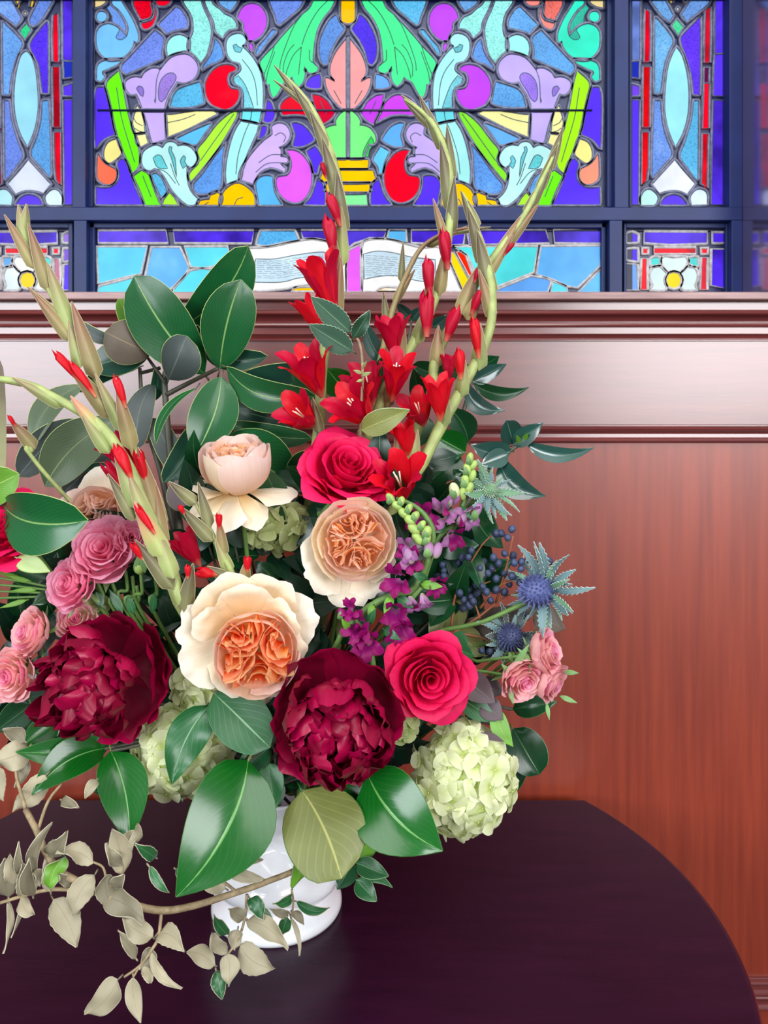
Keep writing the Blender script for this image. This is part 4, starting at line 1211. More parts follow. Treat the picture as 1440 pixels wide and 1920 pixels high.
# cream rose at the left, half behind the leaf
t, R, rot, p = flower('garden_rose', 'pale peach garden rose at left, half hidden behind gladiolus stem and glossy leaf', 'rose', 182, 972, 0.72, 84, (-0.12, 0.22, 1), 1.4)
layer(t, R, 5, 0.95, -0.20, 0.18, 0.66, [P_CREAM, P_BLUSH], z0=-0.5, phase=0.2, seed=31, rnd=0.35, ruffle=0.08, curl=0.08, base_w=.5)
layer(t, R, 5, 0.74, 0.18, 0.0, 0.8, P_BLUSH, z0=-0.5, phase=0.5, seed=32, rnd=0.2, ruffle=0.05)
layer(t, R, 5, 0.62, 0.24, -0.02, 0.8, P_PEACH, z0=-0.5, phase=1.0, seed=33, rnd=0.2, ruffle=0.05)
quartered(t, R, [P_BLUSH, P_PEACH], 5, 0.55, 0.24, seed=35, nest=4, zb=-.4)
to_vase(t, R, rot, p)
t, R, rot, p = flower('garden_rose', 'cream rose petals spreading under the pale peach rose, left of the pink spray roses', 'rose', 130, 1022, 0.735, 52, (-0.3, 0.1, 1), 0.4)
layer(t, R, 6, 0.85, 0.0, 0.12, 0.62, [P_CREAM, P_BLUSH], z0=-0.5, phase=0.2, seed=36, rnd=0.35, ruffle=0.1, curl=0.08, base_w=.5)
layer(t, R, 5, 0.5, 0.2, 0.0, 0.8, P_BLUSH, z0=-0.5, phase=0.5, seed=37, rnd=0.2, ruffle=0.05)
to_vase(t, R, rot, p)


def hybrid_rose(t, R, m1, m2, seed, outer=5, flare=0.12, open_=1.0, point=0.9):
    rose_centre(t, R, [m2, m1], rmax=0.42, z=0.26, n=9, seed=seed)
    layer(t, R, 4, 0.52, 0.24, 0.03 * open_, 1.15, [m1, m2], z0=-0.6, phase=0.3 + seed, seed=seed * 3 + 1, rnd=0.2, spiral=0.08, curl=0.10, point=point * .2, ruffle=.05)
    layer(t, R, 5, 0.70, 0.14, 0.06 * open_, 1.0, m1, z0=-0.65, phase=0.8 + seed, seed=seed * 3 + 2, rnd=0.22, spiral=0.08, curl=0.16, point=point * .3, ruffle=.06, jit=.1)
    layer(t, R, outer, 0.86, -0.02, flare, 0.98, m1, z0=-0.7, phase=0.1 + seed, seed=seed * 3 + 3, rnd=0.24, curl=0.2, point=point * .4, ruffle=.07, spiral=.04, jit=.1)


t, R, rot, p = flower('hot_pink_rose', 'hot pink rose facing forward with spiral heart, right of the burgundy peony', 'rose', 806, 1272, 0.635, 80, (0.12, 0.05, 1), 0.4)
hybrid_rose(t, R, P_HOT, P_HOTD, 2)
to_vase(t, R, rot, p)
t, R, rot, p = flower('hot_pink_rose', 'hot pink rose turned sideways on curved green stem, among the red gladiolus flowers', 'rose', 654, 872, 0.69, 82, (0.30, 0.62, 0.72), 1.0)
hybrid_rose(t, R, P_HOT, P_HOTD, 5, outer=4, flare=0.10)
for i, (phi, rho, hz) in enumerate(((-1.7, 0.86, 0.02), (-2.6, 0.92, -0.08), (-0.7, 0.9, -0.1), (2.7, .95, .0))):
    petal(t, R, phi, ((0.05, -0.85), (rho * .98, -0.85), (rho, -0.3), (rho * 1.05, hz)), 0.85, P_HOT, rnd=0.26, curl=0.18, point=1.0, seed=60 + i)
sepals(t, R, -0.84, 5, 0.5, 0.35, G_SEPAL, droop=0.05, seed=1); add_hip(t, R, -0.92, G_SEPAL)
add_stem(t, [(642, 926, .70), (622, 944, .705), (604, 968, .712), (592, 1010, .73), VMOUTH + Vector((.02, 0, -.03))], 0.0032, G_STEM)
t, R, rot, p = flower('hot_pink_rose', 'hot pink rose cut by the left picture edge, under the glossy leaf', 'rose', 8, 985, 0.66, 74, (-0.15, 0.55, 0.8), 2.0)
hybrid_rose(t, R, P_HOT, P_HOTD, 7, flare=0.05, outer=5)
for i, (phi, rho, hz) in enumerate(((-1.7, 0.72, 0.1), (-0.6, 0.78, 0.05), (-2.7, .76, .05), (0.6, .8, .1))):
    petal(t, R, phi, ((0.05, -0.95), (rho * .98, -0.9), (rho, -0.3), (rho * 1.05, hz)), 0.85, P_HOT, rnd=0.26, curl=0.14, point=1.0, seed=70 + i)
sepals(t, R, -0.92, 5, 0.6, 0.35, G_SEPAL, droop=0.1, seed=2)
to_vase(t, R, rot, p)


def spray_rose(label, px, py, D, rpx, ax, seed, m1, m2, cup=False, group='pink spray roses'):
    t, R, rot, p = flower('spray_rose', label, 'rose', px, py, D, rpx, ax, seed * 1.3, group)
    rose_centre(t, R, [m2, m1], rmax=0.5, z=0.26, n=10, seed=seed, ruffle=0.05)
    layer(t, R, 5, 0.62, 0.22, 0.06, 0.8, [m1, m2], z0=-0.6, phase=seed, seed=seed * 5 + 1, rnd=0.25, curl=0.08, ruffle=0.09, spiral=.05)
    layer(t, R, 6, 0.78, 0.12, 0.08, 0.7, m1, z0=-0.65, phase=seed + .5, seed=seed * 5 + 2, rnd=0.28, curl=0.10, ruffle=0.10)
    layer(t, R, 5, 0.90, -0.05 if not cup else 0.1, 0.10 if not cup else 0.0, 0.75, m1, z0=-0.8, phase=seed + .2, seed=seed * 5 + 3, rnd=0.3, curl=0.10, ruffle=0.10)
    sepals(t, R, -0.75, 5, 0.8, 0.22, G_SEPAL, droop=-0.1, seed=seed); add_hip(t, R, -0.8, G_SEPAL)
    to_vase(t, R, rot, p, r=0.0014)


spray_rose('pink spray rose, upper of the two by the gladiolus stems', 190, 1028, 0.675, 62, (0.05, 0.45, 0.9), 1, P_SPRAY, P_SPRAYD)
spray_rose('pink spray rose, tilted left, lower of the two above the left peony', 126, 1094, 0.665, 52, (-0.35, 0.35, 0.9), 2, P_SPRAY, P_SPRAYD)
spray_rose('small pink spray rose cut by a gladiolus stem, above the rose bud', 248, 1008, 0.685, 34, (0.5, 0.3, 0.8), 3, P_SPRAY, P_SPRAYD)
spray_rose('small salmon pink rose upper left of the left peony', 48, 1186, 0.665, 46, (-0.55, 0.35, 0.75), 4, P_SALM, P_SPRAY)
spray_rose('salmon pink rose at left edge beside the left peony', 14, 1270, 0.655, 50, (-0.25, 0.1, 0.95), 5, P_SALM, P_SPRAY)
spray_rose('pink rose peeping out over the top of the left peony', 140, 1160, 0.68, 36, (0.1, 0.5, 0.8), 6, P_SALM, P_SPRAY)
spray_rose('pale pink spray rose, upper of three at far right, under the blue thistle', 1032, 1222, 0.68, 46, (0.75, 0.3, 0.5), 7, P_SALM, P_SPRAY, True)
spray_rose('pale pink spray rose, left of three at far right, with cream outer petal', 984, 1278, 0.67, 46, (0.35, -0.3, 0.9), 8, P_SALM, P_SPRAY, True)
spray_rose('pale pink spray rose, lowest right of three at far right', 1040, 1283, 0.68, 40, (0.7, -0.35, 0.6), 9, P_SALM, P_SPRAY, True)
S_ = thing('rose_foliage', W(940, 1260, .69), 'forked green stems with sepals behind the pale pink spray roses at right', 'stem')
add_stem(S_, [(1000, 1230, .69), (960, 1232, .69), (900, 1240, .70), (850, 1252, .72), (640, 1400, .77)], 0.0016, G_STEM)
add_stem(S_, [(965, 1272, .68), (930, 1263, .69), (880, 1260, .70), (820, 1285, .73)], 0.0016, G_STEM)
for (x0, y0, x1, y1, w) in ((962, 1255, 992, 1208, 14), (960, 1265, 940, 1245, 12), (1050, 1305, 1082, 1318, 10), (1058, 1260, 1085, 1262, 10), (1025, 1318, 1030, 1350, 8), (995, 1240, 970, 1215, 10), (955, 1285, 962, 1320, 10)):
    add_leaf(S_, (x0, y0, .675), (x1, y1, .668), w, (G_SEPAL, G_SEPAL), 'sepal', 'lance', bend=.1, petiole=0, nx=2, ny=6)


# rose bud and its bundle of green stems
t = thing('rose_bud', W(263, 1062, .67), 'closed green rose bud on upright stem, left of the tall gladiolus', 'rose bud')
b = MB(); b.ellipsoid(W(263, 1062, .67), .0058, .0058, .0072, 12, 8); b.build('bud', M_BUDG, t)
for k in range(4):
    add_leaf(t, (263 + (k - 1.5) * 6, 1074, .668), (263 + (k - 1.5) * 2, 1040 - k % 2 * 6, .667), 12, (G_SEPAL, G_SEPAL), 'sepal', 'lance', bend=.12, petiole=0, nx=2, ny=6)
add_stem(t, [(264, 1072, .67), (267, 1110, .672), (272, 1160, .69), VMOUTH + Vector((-.02, 0, -.02))], 0.0016, G_STEM)
t = thing('rose_greenery', W(262, 1130, .69), 'bundle of upright green rose stems standing behind the left peony', 'stem')
for x0, y0, x1, y1 in ((248, 1080, 252, 1150), (256, 1098, 262, 1150), (210, 1092, 226, 1150), (290, 1075, 295, 1150), (235, 1070, 240, 1140), (180, 1085, 205, 1150)):
    add_stem(t, [(x0, y0, .685), ((x0 + x1) / 2 + 2, (y0 + y1) / 2, .687), (x1, y1 + 10, .69), VMOUTH + Vector((-.03, .01, 0))], 0.0017, G_STEM)
for x0, y0, x1, y1, w in ((250, 1150, 240, 1118, 16), (285, 1150, 290, 1110, 14), (230, 1150, 205, 1105, 16), (180, 1110, 192, 1140, 18)):
    add_leaf(t, (x0, y0, .682), (x1, y1, .68), w, (L_MID, L_MID), 'leaf', 'lance', petiole=0, nx=4, ny=8)


# burgundy peonies
def peony(label, px, py, D, rpx, ax, seed, guards, ninner=92):
    t, R, rot, p = flower('peony', label, 'peony', px, py, D, rpx, ax, 0.0, 'burgundy peonies')
    rs = random.Random(seed)
    for i, (phi, rho, hz, sp) in enumerate(guards):
        P = ((0.05, -0.5), (rho * .85, -0.52), (rho * .98, -0.12), (rho, hz))
        petal(t, R, phi, P, sp, P_PEONY if i % 3 else P_PEONYD, rnd=0.22, ruffle=0.13, curl=0.06, seed=seed * 10 + i, base_w=.5, notch=.08, nu=12, nv=10)
    axis = Vector((0, 0, 1))
    for i in range(ninner):
        q = (i + .5) / ninner
        th = math.acos(1 - q * 0.95) * 0.98 if i > 6 else rs.uniform(0, .35)
        ph = i * 2.39996 + rs.uniform(-.3, .3)
        d = Vector((sin(th) * cos(ph), sin(th) * sin(ph), cos(th) * 0.62 + 0.02))
        r1 = rs.uniform(0.66, 0.90) * (1 + .10 * noise.noise(Vector((d.x * 2, d.y * 2, seed))))
        crumple_petal(t, R, d, axis, 0.22, r1, rs.uniform(0.16, 0.30), rs.uniform(1.3, 2.2), P_PEONY if rs.random() < .45 else P_PEONYD, seed * 1000 + i)
    to_vase(t, R, rot, p, r=0.003)


peony('burgundy ruffled peony at left, beneath the pink spray roses', 190, 1268, 0.64, 122, (-0.18, 0.05, 1), 3,
      [(0.35, 1.06, .02, .6), (-0.25, 1.04, -.02, .55), (1.0, 0.96, .05, .62), (1.7, .86, .0, .6), (2.5, .84, .05, .6), (3.2, .86, .0, .6), (-0.9, 0.98, -.02, .55), (-1.35, 1.02, .0, .45), (-2.1, .84, .0, .6), (-2.6, .86, .0, .6), (0.1, .9, .25, .55)])
peony('burgundy ruffled peony in the centre, above the white vase', 630, 1346, 0.605, 126, (0.05, 0.0, 1), 8,
      [(0.3, .94, .12, .62), (1.0, .98, .12, .62), (1.7, 1.0, .1, .6), (2.4, .95, .1, .62), (3.0, .92, .08, .6), (-0.4, .94, .1, .62), (-1.1, 1.02, .0, .6), (-1.7, .98, .02, .55), (-2.25, 1.1, -.05, .38), (-2.7, .9, .08, .55)])


# hydrangeas: florets share a few meshes
def floret_mesh(seed, mat):
    rs = random.Random(seed)
    b = MB()
    for k in range(4):
        phi = k * pi / 2 + rs.uniform(-.12, .12)
        lift = rs.uniform(.0, .35); sz = rs.uniform(.9, 1.08)
        o = rs.uniform(0, 50)

        def fn(u, v):
            x = u * 2 - 1
            y = v * (1 - .22 * abs(x) ** 2.4) * sz
            w = 0.62 * (0.25 + .75 * sin(min(1, v * 1.35) * pi / 2)) * sz
            z = 0.06 + lift * y * y * .6 - 0.16 * x * x * v + 0.07 * noise.noise(Vector((x * 1.6 + o, v * 2, 1))) + .03 * k * v
            px_, py_ = 0.06 + y, x * w
            return Vector((px_ * cos(phi) - py_ * sin(phi), px_ * sin(phi) + py_ * cos(phi), z))
        b.grid(fn, 6, 5)
    b.ellipsoid((0, 0, .05), .07, .07, .07, 6, 4)
    o = b.build('floret', mat, None)
    me = o.data
    bpy.data.objects.remove(o)
    return me


FL = [floret_mesh(k, P_HYD) for k in range(5)]
FLG = [floret_mesh(k + 20, P_HYDG) for k in range(4)]


def hydrangea(label, px, py, D, rx, rz, n, fpx, ax, seed, meshes, group=None):
    t, R, rot, p = flower('hydrangea', label, 'hydrangea', px, py, D, 1, (0, 0, 1), 0, group)
    rs = random.Random(seed)
    inv = WM(t).inverted()
    a = Vector((ax[0], -ax[2], ax[1])).normalized()
    k = D / F
    i = c = 0
    while c < n and i < n * 6:
        q = (i + .5) / (n * 1.45); i += 1
        z = 1 - 2 * min(q, 1); ph = i * 2.39996
        d = Vector((sqrt(max(0, 1 - z * z)) * cos(ph), -z, sqrt(max(0, 1 - z * z)) * sin(ph)))
        if d.dot(a) < -0.45: continue
        c += 1
        pos = p + Vector((d.x * rx, d.y * (rx + rz) / 2 * .85, d.z * rz)) * k * rs.uniform(.84, 1.0)
        nd = (d + Vector((rs.uniform(-.4, .4), rs.uniform(-.4, .1), rs.uniform(-.4, .4)))).normalized()
        q4 = nd.to_track_quat('Z', 'Y').to_matrix() @ Matrix.Rotation(rs.uniform(0, 6), 3, 'Z')
        o = bpy.data.objects.new('floret', rs.choice(meshes)); COL.objects.link(o); o.parent = t
        s = fpx * k * rs.uniform(.85, 1.12)
        o.matrix_basis = inv @ (Matrix.Translation(pos) @ q4.to_4x4() @ Matrix.Diagonal((s, s, s, 1)))
    # the twiggy core the florets grow from
    b = MB(); b.ellipsoid(p + Vector((0, .01, 0)), rx * k * .72, rx * k * .6, rz * k * .72, 14, 10)
    b.build('flower_core', G_SEPAL, t)
    P = smooth_path([p + Vector((0, .02, 0)), (p + VMOUTH) / 2 + Vector((0, .03, 0.01)), VMOUTH + Vector(((p.x - VX) * .15, 0, -.03))], 10)
    b = MB(); b.tube(P, 0.003, 7); b.build('stem', G_STEM, t)


hydrangea('large pale green hydrangea head hanging at right over the table', 868, 1462, 0.675, 94, 98, 74, 27, (0.2, 0, 1), 4, FL)
hydrangea('pale green hydrangea head at lower left, under the largest cream rose and two dark leaves', 335, 1408, 0.672, 96, 84, 66, 25, (-0.1, 0, 1), 6, FL)
hydrangea('pale green hydrangea cluster between left peony and largest cream rose', 385, 1300, 0.685, 62, 58, 36, 23, (0, 0, 1), 7, FL)
hydrangea('small green hydrangea cluster below the blush cup-shaped rose', 520, 985, 0.735, 66, 42, 34, 25, (0, .3, 1), 9, FLG)
hydrangea('green hydrangea florets tucked right of the centre peony', 748, 1352, 0.67, 28, 38, 16, 18, (0, 0, 1), 10, FLG)
hydrangea('few pale florets peeping over the left peony', 168, 1140, 0.70, 30, 18, 12, 17, (0, .3, 1), 12, FLG)

# ------------------------------------------------------------------ gladioli
def blossom(parent, base, tip, wpx, mats, open_=0.5, name='blossom', seed=0, spin=None, nod=0.0):
    """a gladiolus flower: six pointed petals round a narrow throat"""
    B, T = W(*base), W(*tip)
    ax = T - B
    ax = ax + Vector((0, -1, 0)) * nod * ax.length
    L = ax.length
    rot = ax.to_track_quat('Z', 'Y').to_matrix() @ Matrix.Rotation(seed * 1.1 if spin is None else spin, 3, 'Z')
    e = bpy.data.objects.new(name, None); COL.objects.link(e); e.parent = parent
    e.matrix_basis = WM(parent).inverted() @ (Matrix.Translation(B) @ rot.to_4x4())
    rw = (wpx / 2 * B.y / F) / L
    for k in range(6):
        inner = k % 2
        r3 = rw * (1.0 if not inner else .85) * (0.85 + .3 * ((seed * 7 + k * 3) % 5) / 5)
        P = ((0.03, 0.0), (0.10 + rw * .22, 0.30), (rw * .62, 0.60 + .08 * inner), (r3 * .94, 1.0 - open_ * .10 * (1 - inner)))
        petal(e, L, k * pi / 3, P, 0.86, mats[k % len(mats)], rnd=0.42, point=0.7, ruffle=0.09, curl=0.08 * open_, seed=seed * 10 + k, nu=9, nv=9, base_w=.7)
    if open_ > .6:
        for k in range(3):
            b = MB(); a = k * 2.1
            b.tube([Vector((0, 0, .2)) * L, Vector((.03 * cos(a), .03 * sin(a), .55)) * L, Vector((.06 * cos(a), .06 * sin(a), .8)) * L], .014 * L, 5)
            b.build('stamen', P_CREAM, e, local=True)
    return e


def bud(parent, base, tip, wpx, mat, seed=0, name='bud'):
    """a closed red bud, its furled petals twisted to a notched end"""
    B, T = W(*base), W(*tip)
    ax = T - B; L = ax.length
    rot = ax.to_track_quat('Z', 'Y').to_matrix()
    hw = wpx / 2 * B.y / F

    def fn(u, v):
        a = 2 * pi * u
        r = hw * (0.30 + 0.70 * sin(min(1, v * 1.3) * pi / 2)) * (1 - .10 * max(0, v - .6) / .4)
        r *= 1 + .22 * sin(3 * a + v * 3.0 + seed) * v
        z = L * v * (1 + .10 * sin(2 * a + seed) * max(0, v - .7) / .3 + .12 * sin(5 * a + seed * 2) * max(0, v - .8) / .2)
        if v > .97: r *= .5; z -= L * .05
        return B + rot @ Vector((r * cos(a), r * sin(a) * .8, z))
    b = MB(); b.grid(fn, 16, 9)
    return b.build(name, mat, parent)


def spathe(parent, base, tip, wpx, m=None, fold=-0.7, bend=0.05, **kw):
    m = m or SP_TAN
    return add_leaf(parent, base, tip, wpx * .84, (m, m), 'bract', 'spathe', bend=bend, fold=fold, petiole=0, nx=6, ny=9, rim=(186, 174, 138), **kw)


def glad(label, stem, r, D0, D1, mat=G_STEM_PALE, root=True):
    p0 = stem[0]
    n = len(stem)
    pts = [(x, y, D0 + (D1 - D0) * i / (n - 1)) for i, (x, y) in enumerate(stem)]
    t = thing('gladiolus', W(*pts[0]), label, 'gladiolus')
    if root:
        q = W(*pts[0])
        pp = [VMOUTH + Vector(((q.x - VX) * .3, .01, -.02)), (q + VMOUTH) / 2 + Vector((0, .015, 0))] + pts
        rr = [r[0], r[0]] + list(r)
    else:
        pp, rr = pts, r
    add_stem(t, pp, rr, mat, n=44, knots=.15)
    return t, (lambda f: pts[min(n - 1, int(f * (n - 1)))][2])


def px(r, D): return r * D / F


# left, tall, tan
t, _ = glad('tall tan gladiolus leaning left with its tip against the left lancet light', [(338, 1140), (312, 1050), (295, 960), (272, 900), (250, 840), (212, 775), (185, 720), (150, 650), (115, 590), (80, 520), (52, 460), (38, 405)], [.0042, .004, .0036, .003, .0024, .0018, .001], .655, .70)
for a in [((52, 468, .695), (34, 383, .692), 30, SP_GREEN), ((44, 440, .695), (50, 382, .69), 22, SP_GREEN), ((66, 505, .692), (8, 402, .688), 24, SP_TAN), ((92, 548, .69), (52, 418, .686), 28, SP_TAN), ((118, 605, .685), (52, 538, .68), 22, SP_TAN),
          ((135, 640, .683), (60, 545, .678), 26, SP_TAN), ((134, 625, .682), (88, 492, .69), 34, SP_GREEN), ((182, 712, .676), (134, 565, .68), 36, SP_TAN), ((150, 690, .676), (128, 600, .682), 26, SP_GREEN),
          ((212, 785, .668), (122, 672, .664), 36, SP_TAN), ((248, 845, .664), (218, 722, .66), 34, SP_TAN), ((232, 812, .664), (178, 700, .662), 26, SP_GREEN),
          ((300, 1000, .648), (258, 838, .645), 46, SP_TAN), ((305, 1040, .644), (290, 900, .65), 34, SP_TAN)]:
    spathe(t, a[0], a[1], a[2], a[3])
bud(t, (150, 715, .664), (104, 662, .662), 20, P_RED, 1); bud(t, (180, 745, .662), (136, 682, .66), 18, P_RED, 2)
bud(t, (236, 765, .661), (218, 708, .659), 20, P_RED, 3); bud(t, (275, 905, .645), (258, 848, .645), 26, P_RED, 4)
blossom(t, (268, 905, .675), (206, 820, .68), 50, [P_REDD, P_RED], .4, seed=1)
bud(t, (232, 915, .672), (196, 870, .672), 26, P_REDD, 5)

# left, green, arching in from the left edge
t, _ = glad('pale green gladiolus arching in from the left picture edge', [(347, 1142), (328, 1085), (303, 1015), (268, 940), (240, 870), (192, 802), (150, 772), (100, 744), (50, 720), (-20, 710), (-90, 716)], [.0046, .0046, .0042, .004, .0036, .003, .0022], .625, .63)
for a in [((120, 762, .628), (24, 708, .624), 26, SP_GREEN), ((190, 812, .625), (132, 742, .62), 28, SP_PINK), ((205, 850, .624), (150, 770, .622), 30, SP_GREEN), ((258, 955, .618), (212, 830, .622), 34, SP_GREEN),
          ((252, 975, .62), (202, 888, .618), 26, SP_OLIVE), ((308, 1045, .612), (252, 940, .61), 44, SP_PINK), ((285, 1000, .615), (238, 880, .618), 34, SP_GREEN), ((325, 1105, .615), (253, 1012, .612), 34, SP_OLIVE), ((325, 1085, .612), (290, 985, .615), 36, SP_GREEN), ((344, 1152, .618), (362, 1056, .612), 34, SP_OLIVE)]:
    spathe(t, a[0], a[1], a[2], a[3])
bud(t, (247, 898, .618), (220, 838, .618), 28, P_RED, 2); bud(t, (291, 1002, .607), (258, 950, .607), 18, P_RED, 3)
bud(t, (268, 1050, .613), (249, 1018, .612), 18, P_RED, 4); bud(t, (352, 1085, .611), (351, 1060, .61), 12, P_RED, 5)
blossom(t, (376, 1062, .66), (336, 1000, .655), 62, [P_REDD], .3, seed=4)

# tan bud and olive blade at the left edge
t, _ = glad('single tan gladiolus bud tip against the wall at far left', [(70, 870), (60, 845), (48, 820)], [.002, .002, .0015], .72, .72)
spathe(t, (66, 842, .72), (18, 786, .715), 28, SP_TAN); bud(t, (30, 800, .714), (16, 780, .713), 10, P_RED, 1)
t = thing('sword_foliage', W(4, 860, .66), 'olive sword-shaped blade at the left picture edge', 'leaf')
add_leaf(t, (-2, 900, .66), (-2, 672, .67), 26, (SP_OLIVE, SP_OLIVE), 'blade', 'strap', fold=.3, petiole=0)

# short one left of the centre
t, _ = glad('short olive gladiolus with scarlet bud tips, between two cream roses', [(440, 1090), (417, 1043), (397, 1000), (377, 963), (363, 935)], [.0026, .0024, .0018, .0012], .64, .645)
for a in [((368, 945, .643), (316, 903, .64), 26, SP_OLIVE), ((394, 990, .641), (371, 904, .64), 24, SP_OLIVE), ((398, 1015, .638), (336, 948, .635), 28, SP_OLIVE), ((420, 1045, .637), (409, 970, .634), 24, SP_TAN), ((432, 1075, .637), (404, 1010, .636), 26, SP_GREEN), ((438, 1092, .634), (388, 1062, .63), 28, SP_OLIVE), ((456, 1098, .634), (464, 1046, .63), 24, SP_TAN)]:
    spathe(t, a[0], a[1], a[2], a[3])
bud(t, (346, 965, .633), (336, 948, .632), 13, P_RED, 1); bud(t, (412, 993, .633), (410, 964, .632), 14, P_RED, 2)
bud(t, (408, 1078, .632), (370, 1070, .629), 26, P_RED, 3); bud(t, (464, 1072, .63), (464, 1044, .629), 15, P_RED, 4)

# centre group
ST = G_STEM_PALE
t, _ = glad('tall gladiolus left of the centre with its tip against the green glass leaf', [(598, 800), (602, 700), (612, 640), (625, 560), (634, 480), (641, 420), (634, 340), (614, 272), (590, 215), (560, 170), (530, 138)], [.0055, .005, .0045, .0045, .0042, .0032, .0012], .745, .80)
for a in [((560, 180, .795), (514, 122, .80), 13, SP_OLIVE), ((585, 205, .79), (513, 150, .80), 12, SP_OLIVE), ((603, 245, .787), (548, 158, .79), 22, SP_OLIVE), ((625, 310, .78), (580, 205, .782), 26, SP_OLIVE), ((638, 380, .775), (604, 258, .772), 30, SP_OLIVE),
          ((644, 440, .768), (632, 320, .765), 30, SP_OLIVE), ((641, 500, .762), (640, 385, .758), 30, SP_GREEN), ((634, 545, .757), (622, 420, .752), 28, SP_TAN), ((628, 610, .752), (640, 480, .748), 30, SP_TAN)]:
    spathe(t, a[0], a[1], a[2], a[3])
bud(t, (612, 335, .768), (603, 306, .767), 12, P_REDD, 1); bud(t, (638, 425, .752), (616, 366, .75), 26, P_REDD, 2); bud(t, (626, 480, .748), (614, 410, .746), 30, P_REDD, 3)
blossom(t, (630, 592, .748), (588, 478, .735), 78, [P_REDD, P_RED], .5, seed=2, spin=.4)
blossom(t, (606, 628, .744), (566, 556, .735), 52, [P_RED], .4, seed=3)
blossom(t, (604, 745, .735), (566, 655, .722), 88, [P_RED, P_REDD], .8, seed=4, nod=.3)
blossom(t, (592, 800, .728), (546, 762, .716), 86, [P_REDD, P_RED], .8, seed=5, nod=.5)
spathe(t, (600, 815, .722), (586, 745, .72), 22, SP_OLIVE)

t, _ = glad('gladiolus with seven dark red flowers rising behind the toothed twig', [(700, 800), (735, 705), (765, 660), (792, 610), (816, 560), (832, 500), (841, 440), (846, 380), (843, 320), (830, 270), (810, 230), (782, 202), (758, 186)], [.005, .0045, .0042, .004, .0036, .0028, .0012], .75, .805)
for a in [((785, 208, .805), (752, 178, .81), 12, SP_OLIVE), ((812, 240, .80), (758, 190, .805), 18, SP_OLIVE), ((833, 285, .795), (786, 178, .80), 24, SP_OLIVE), ((847, 340, .79), (838, 235, .795), 24, SP_OLIVE), ((848, 400, .785), (826, 265, .785), 32, SP_OLIVE), ((845, 440, .78), (852, 330, .775), 26, SP_OLIVE),
          ((840, 470, .775), (812, 372, .778), 20, SP_TAN), ((822, 555, .765), (838, 455, .76), 28, SP_TAN), ((802, 600, .762), (806, 505, .757), 26, SP_TAN), ((780, 645, .757), (800, 575, .752), 28, SP_GREEN), ((742, 690, .75), (758, 610, .742), 34, SP_TAN), ((725, 765, .745), (738, 690, .74), 26, SP_TAN)]:
    spathe(t, a[0], a[1], a[2], a[3])
bud(t, (840, 506, .756), (830, 434, .754), 28, P_REDD, 2); bud(t, (806, 555, .752), (800, 486, .75), 27, P_REDD, 3); bud(t, (800, 632, .748), (802, 550, .746), 30, P_REDD, 4)
blossom(t, (740, 672, .738), (732, 590, .728), 66, [P_REDD], .6, seed=6, spin=.2)
blossom(t, (734, 752, .735), (746, 668, .722), 66, [P_REDD, P_RED], .8, seed=7, nod=.35)
blossom(t, (700, 800, .73), (644, 738, .716), 96, [P_RED, P_REDD], .8, seed=8, nod=.4)
blossom(t, (700, 760, .745), (680, 690, .74), 80, [P_REDD], .8, seed=9, nod=.4)

t, _ = glad('gladiolus curving right then back, brightest red flowers beside the camellia leaves', [(742, 945), (790, 872), (830, 792), (857, 745), (886, 690), (911, 640), (923, 590), (920, 530), (907, 480), (890, 420), (868, 362)], [.0056, .0056, .0052, .0046, .0045, .0038, .0014], .715, .77)
for a in [((895, 430, .765), (864, 358, .77), 24, SP_OLIVE), ((908, 500, .76), (876, 385, .763), 30, SP_OLIVE), ((922, 560, .755), (894, 430, .755), 34, SP_OLIVE), ((924, 600, .75), (898, 505, .748), 26, SP_TAN), ((898, 695, .735), (900, 605, .728), 34, SP_GREEN), ((864, 745, .728), (872, 675, .722), 30, SP_GREEN), ((832, 800, .72), (838, 735, .715), 26, SP_GREEN), ((770, 872, .71), (783, 805, .705), 30, SP_GREEN), ((756, 900, .712), (742, 800, .712), 28, SP_TAN)]:
    spathe(t, a[0], a[1], a[2], a[3])
bud(t, (898, 672, .727), (887, 598, .725), 24, P_RED, 2); bud(t, (864, 712, .722), (860, 656, .72), 22, P_RED, 3)
blossom(t, (826, 790, .713), (820, 706, .70), 60, [P_RED], .6, seed=10, spin=.3)
blossom(t, (768, 858, .712), (754, 792, .702), 56, [P_RED], .4, seed=11)
blossom(t, (760, 935, .708), (738, 872, .692), 92, [P_RED, P_RED, P_REDD], .9, seed=12, nod=.6)
blossom(t, (742, 930, .71), (700, 885, .70), 70, [P_REDD], .7, seed=13, nod=.5)

t, _ = glad('gladiolus leaning right with its tip against the lime green glass stripe', [(798, 770), (813, 690), (830, 640), (856, 590), (882, 550), (912, 500), (946, 455), (985, 400), (1010, 350), (1034, 300), (1054, 252)], [.005, .0045, .004, .0036, .003, .0022, .0008], .755, .80)
for a in [((1030, 320, .80), (1056, 238, .80), 20, SP_OLIVE), ((1010, 360, .797), (1046, 270, .797), 22, SP_OLIVE), ((985, 405, .793), (1032, 318, .793), 24, SP_OLIVE), ((940, 470, .785), (1010, 382, .79), 26, SP_TAN), ((920, 500, .78), (985, 395, .786), 24, SP_TAN), ((912, 520, .778), (962, 440, .78), 22, SP_TAN), ((862, 590, .765), (895, 500, .765), 32, SP_TAN), ((875, 600, .762), (905, 540, .76), 28, SP_TAN), ((818, 690, .757), (822, 610, .752), 30, SP_TAN)]:
    spathe(t, a[0], a[1], a[2], a[3])
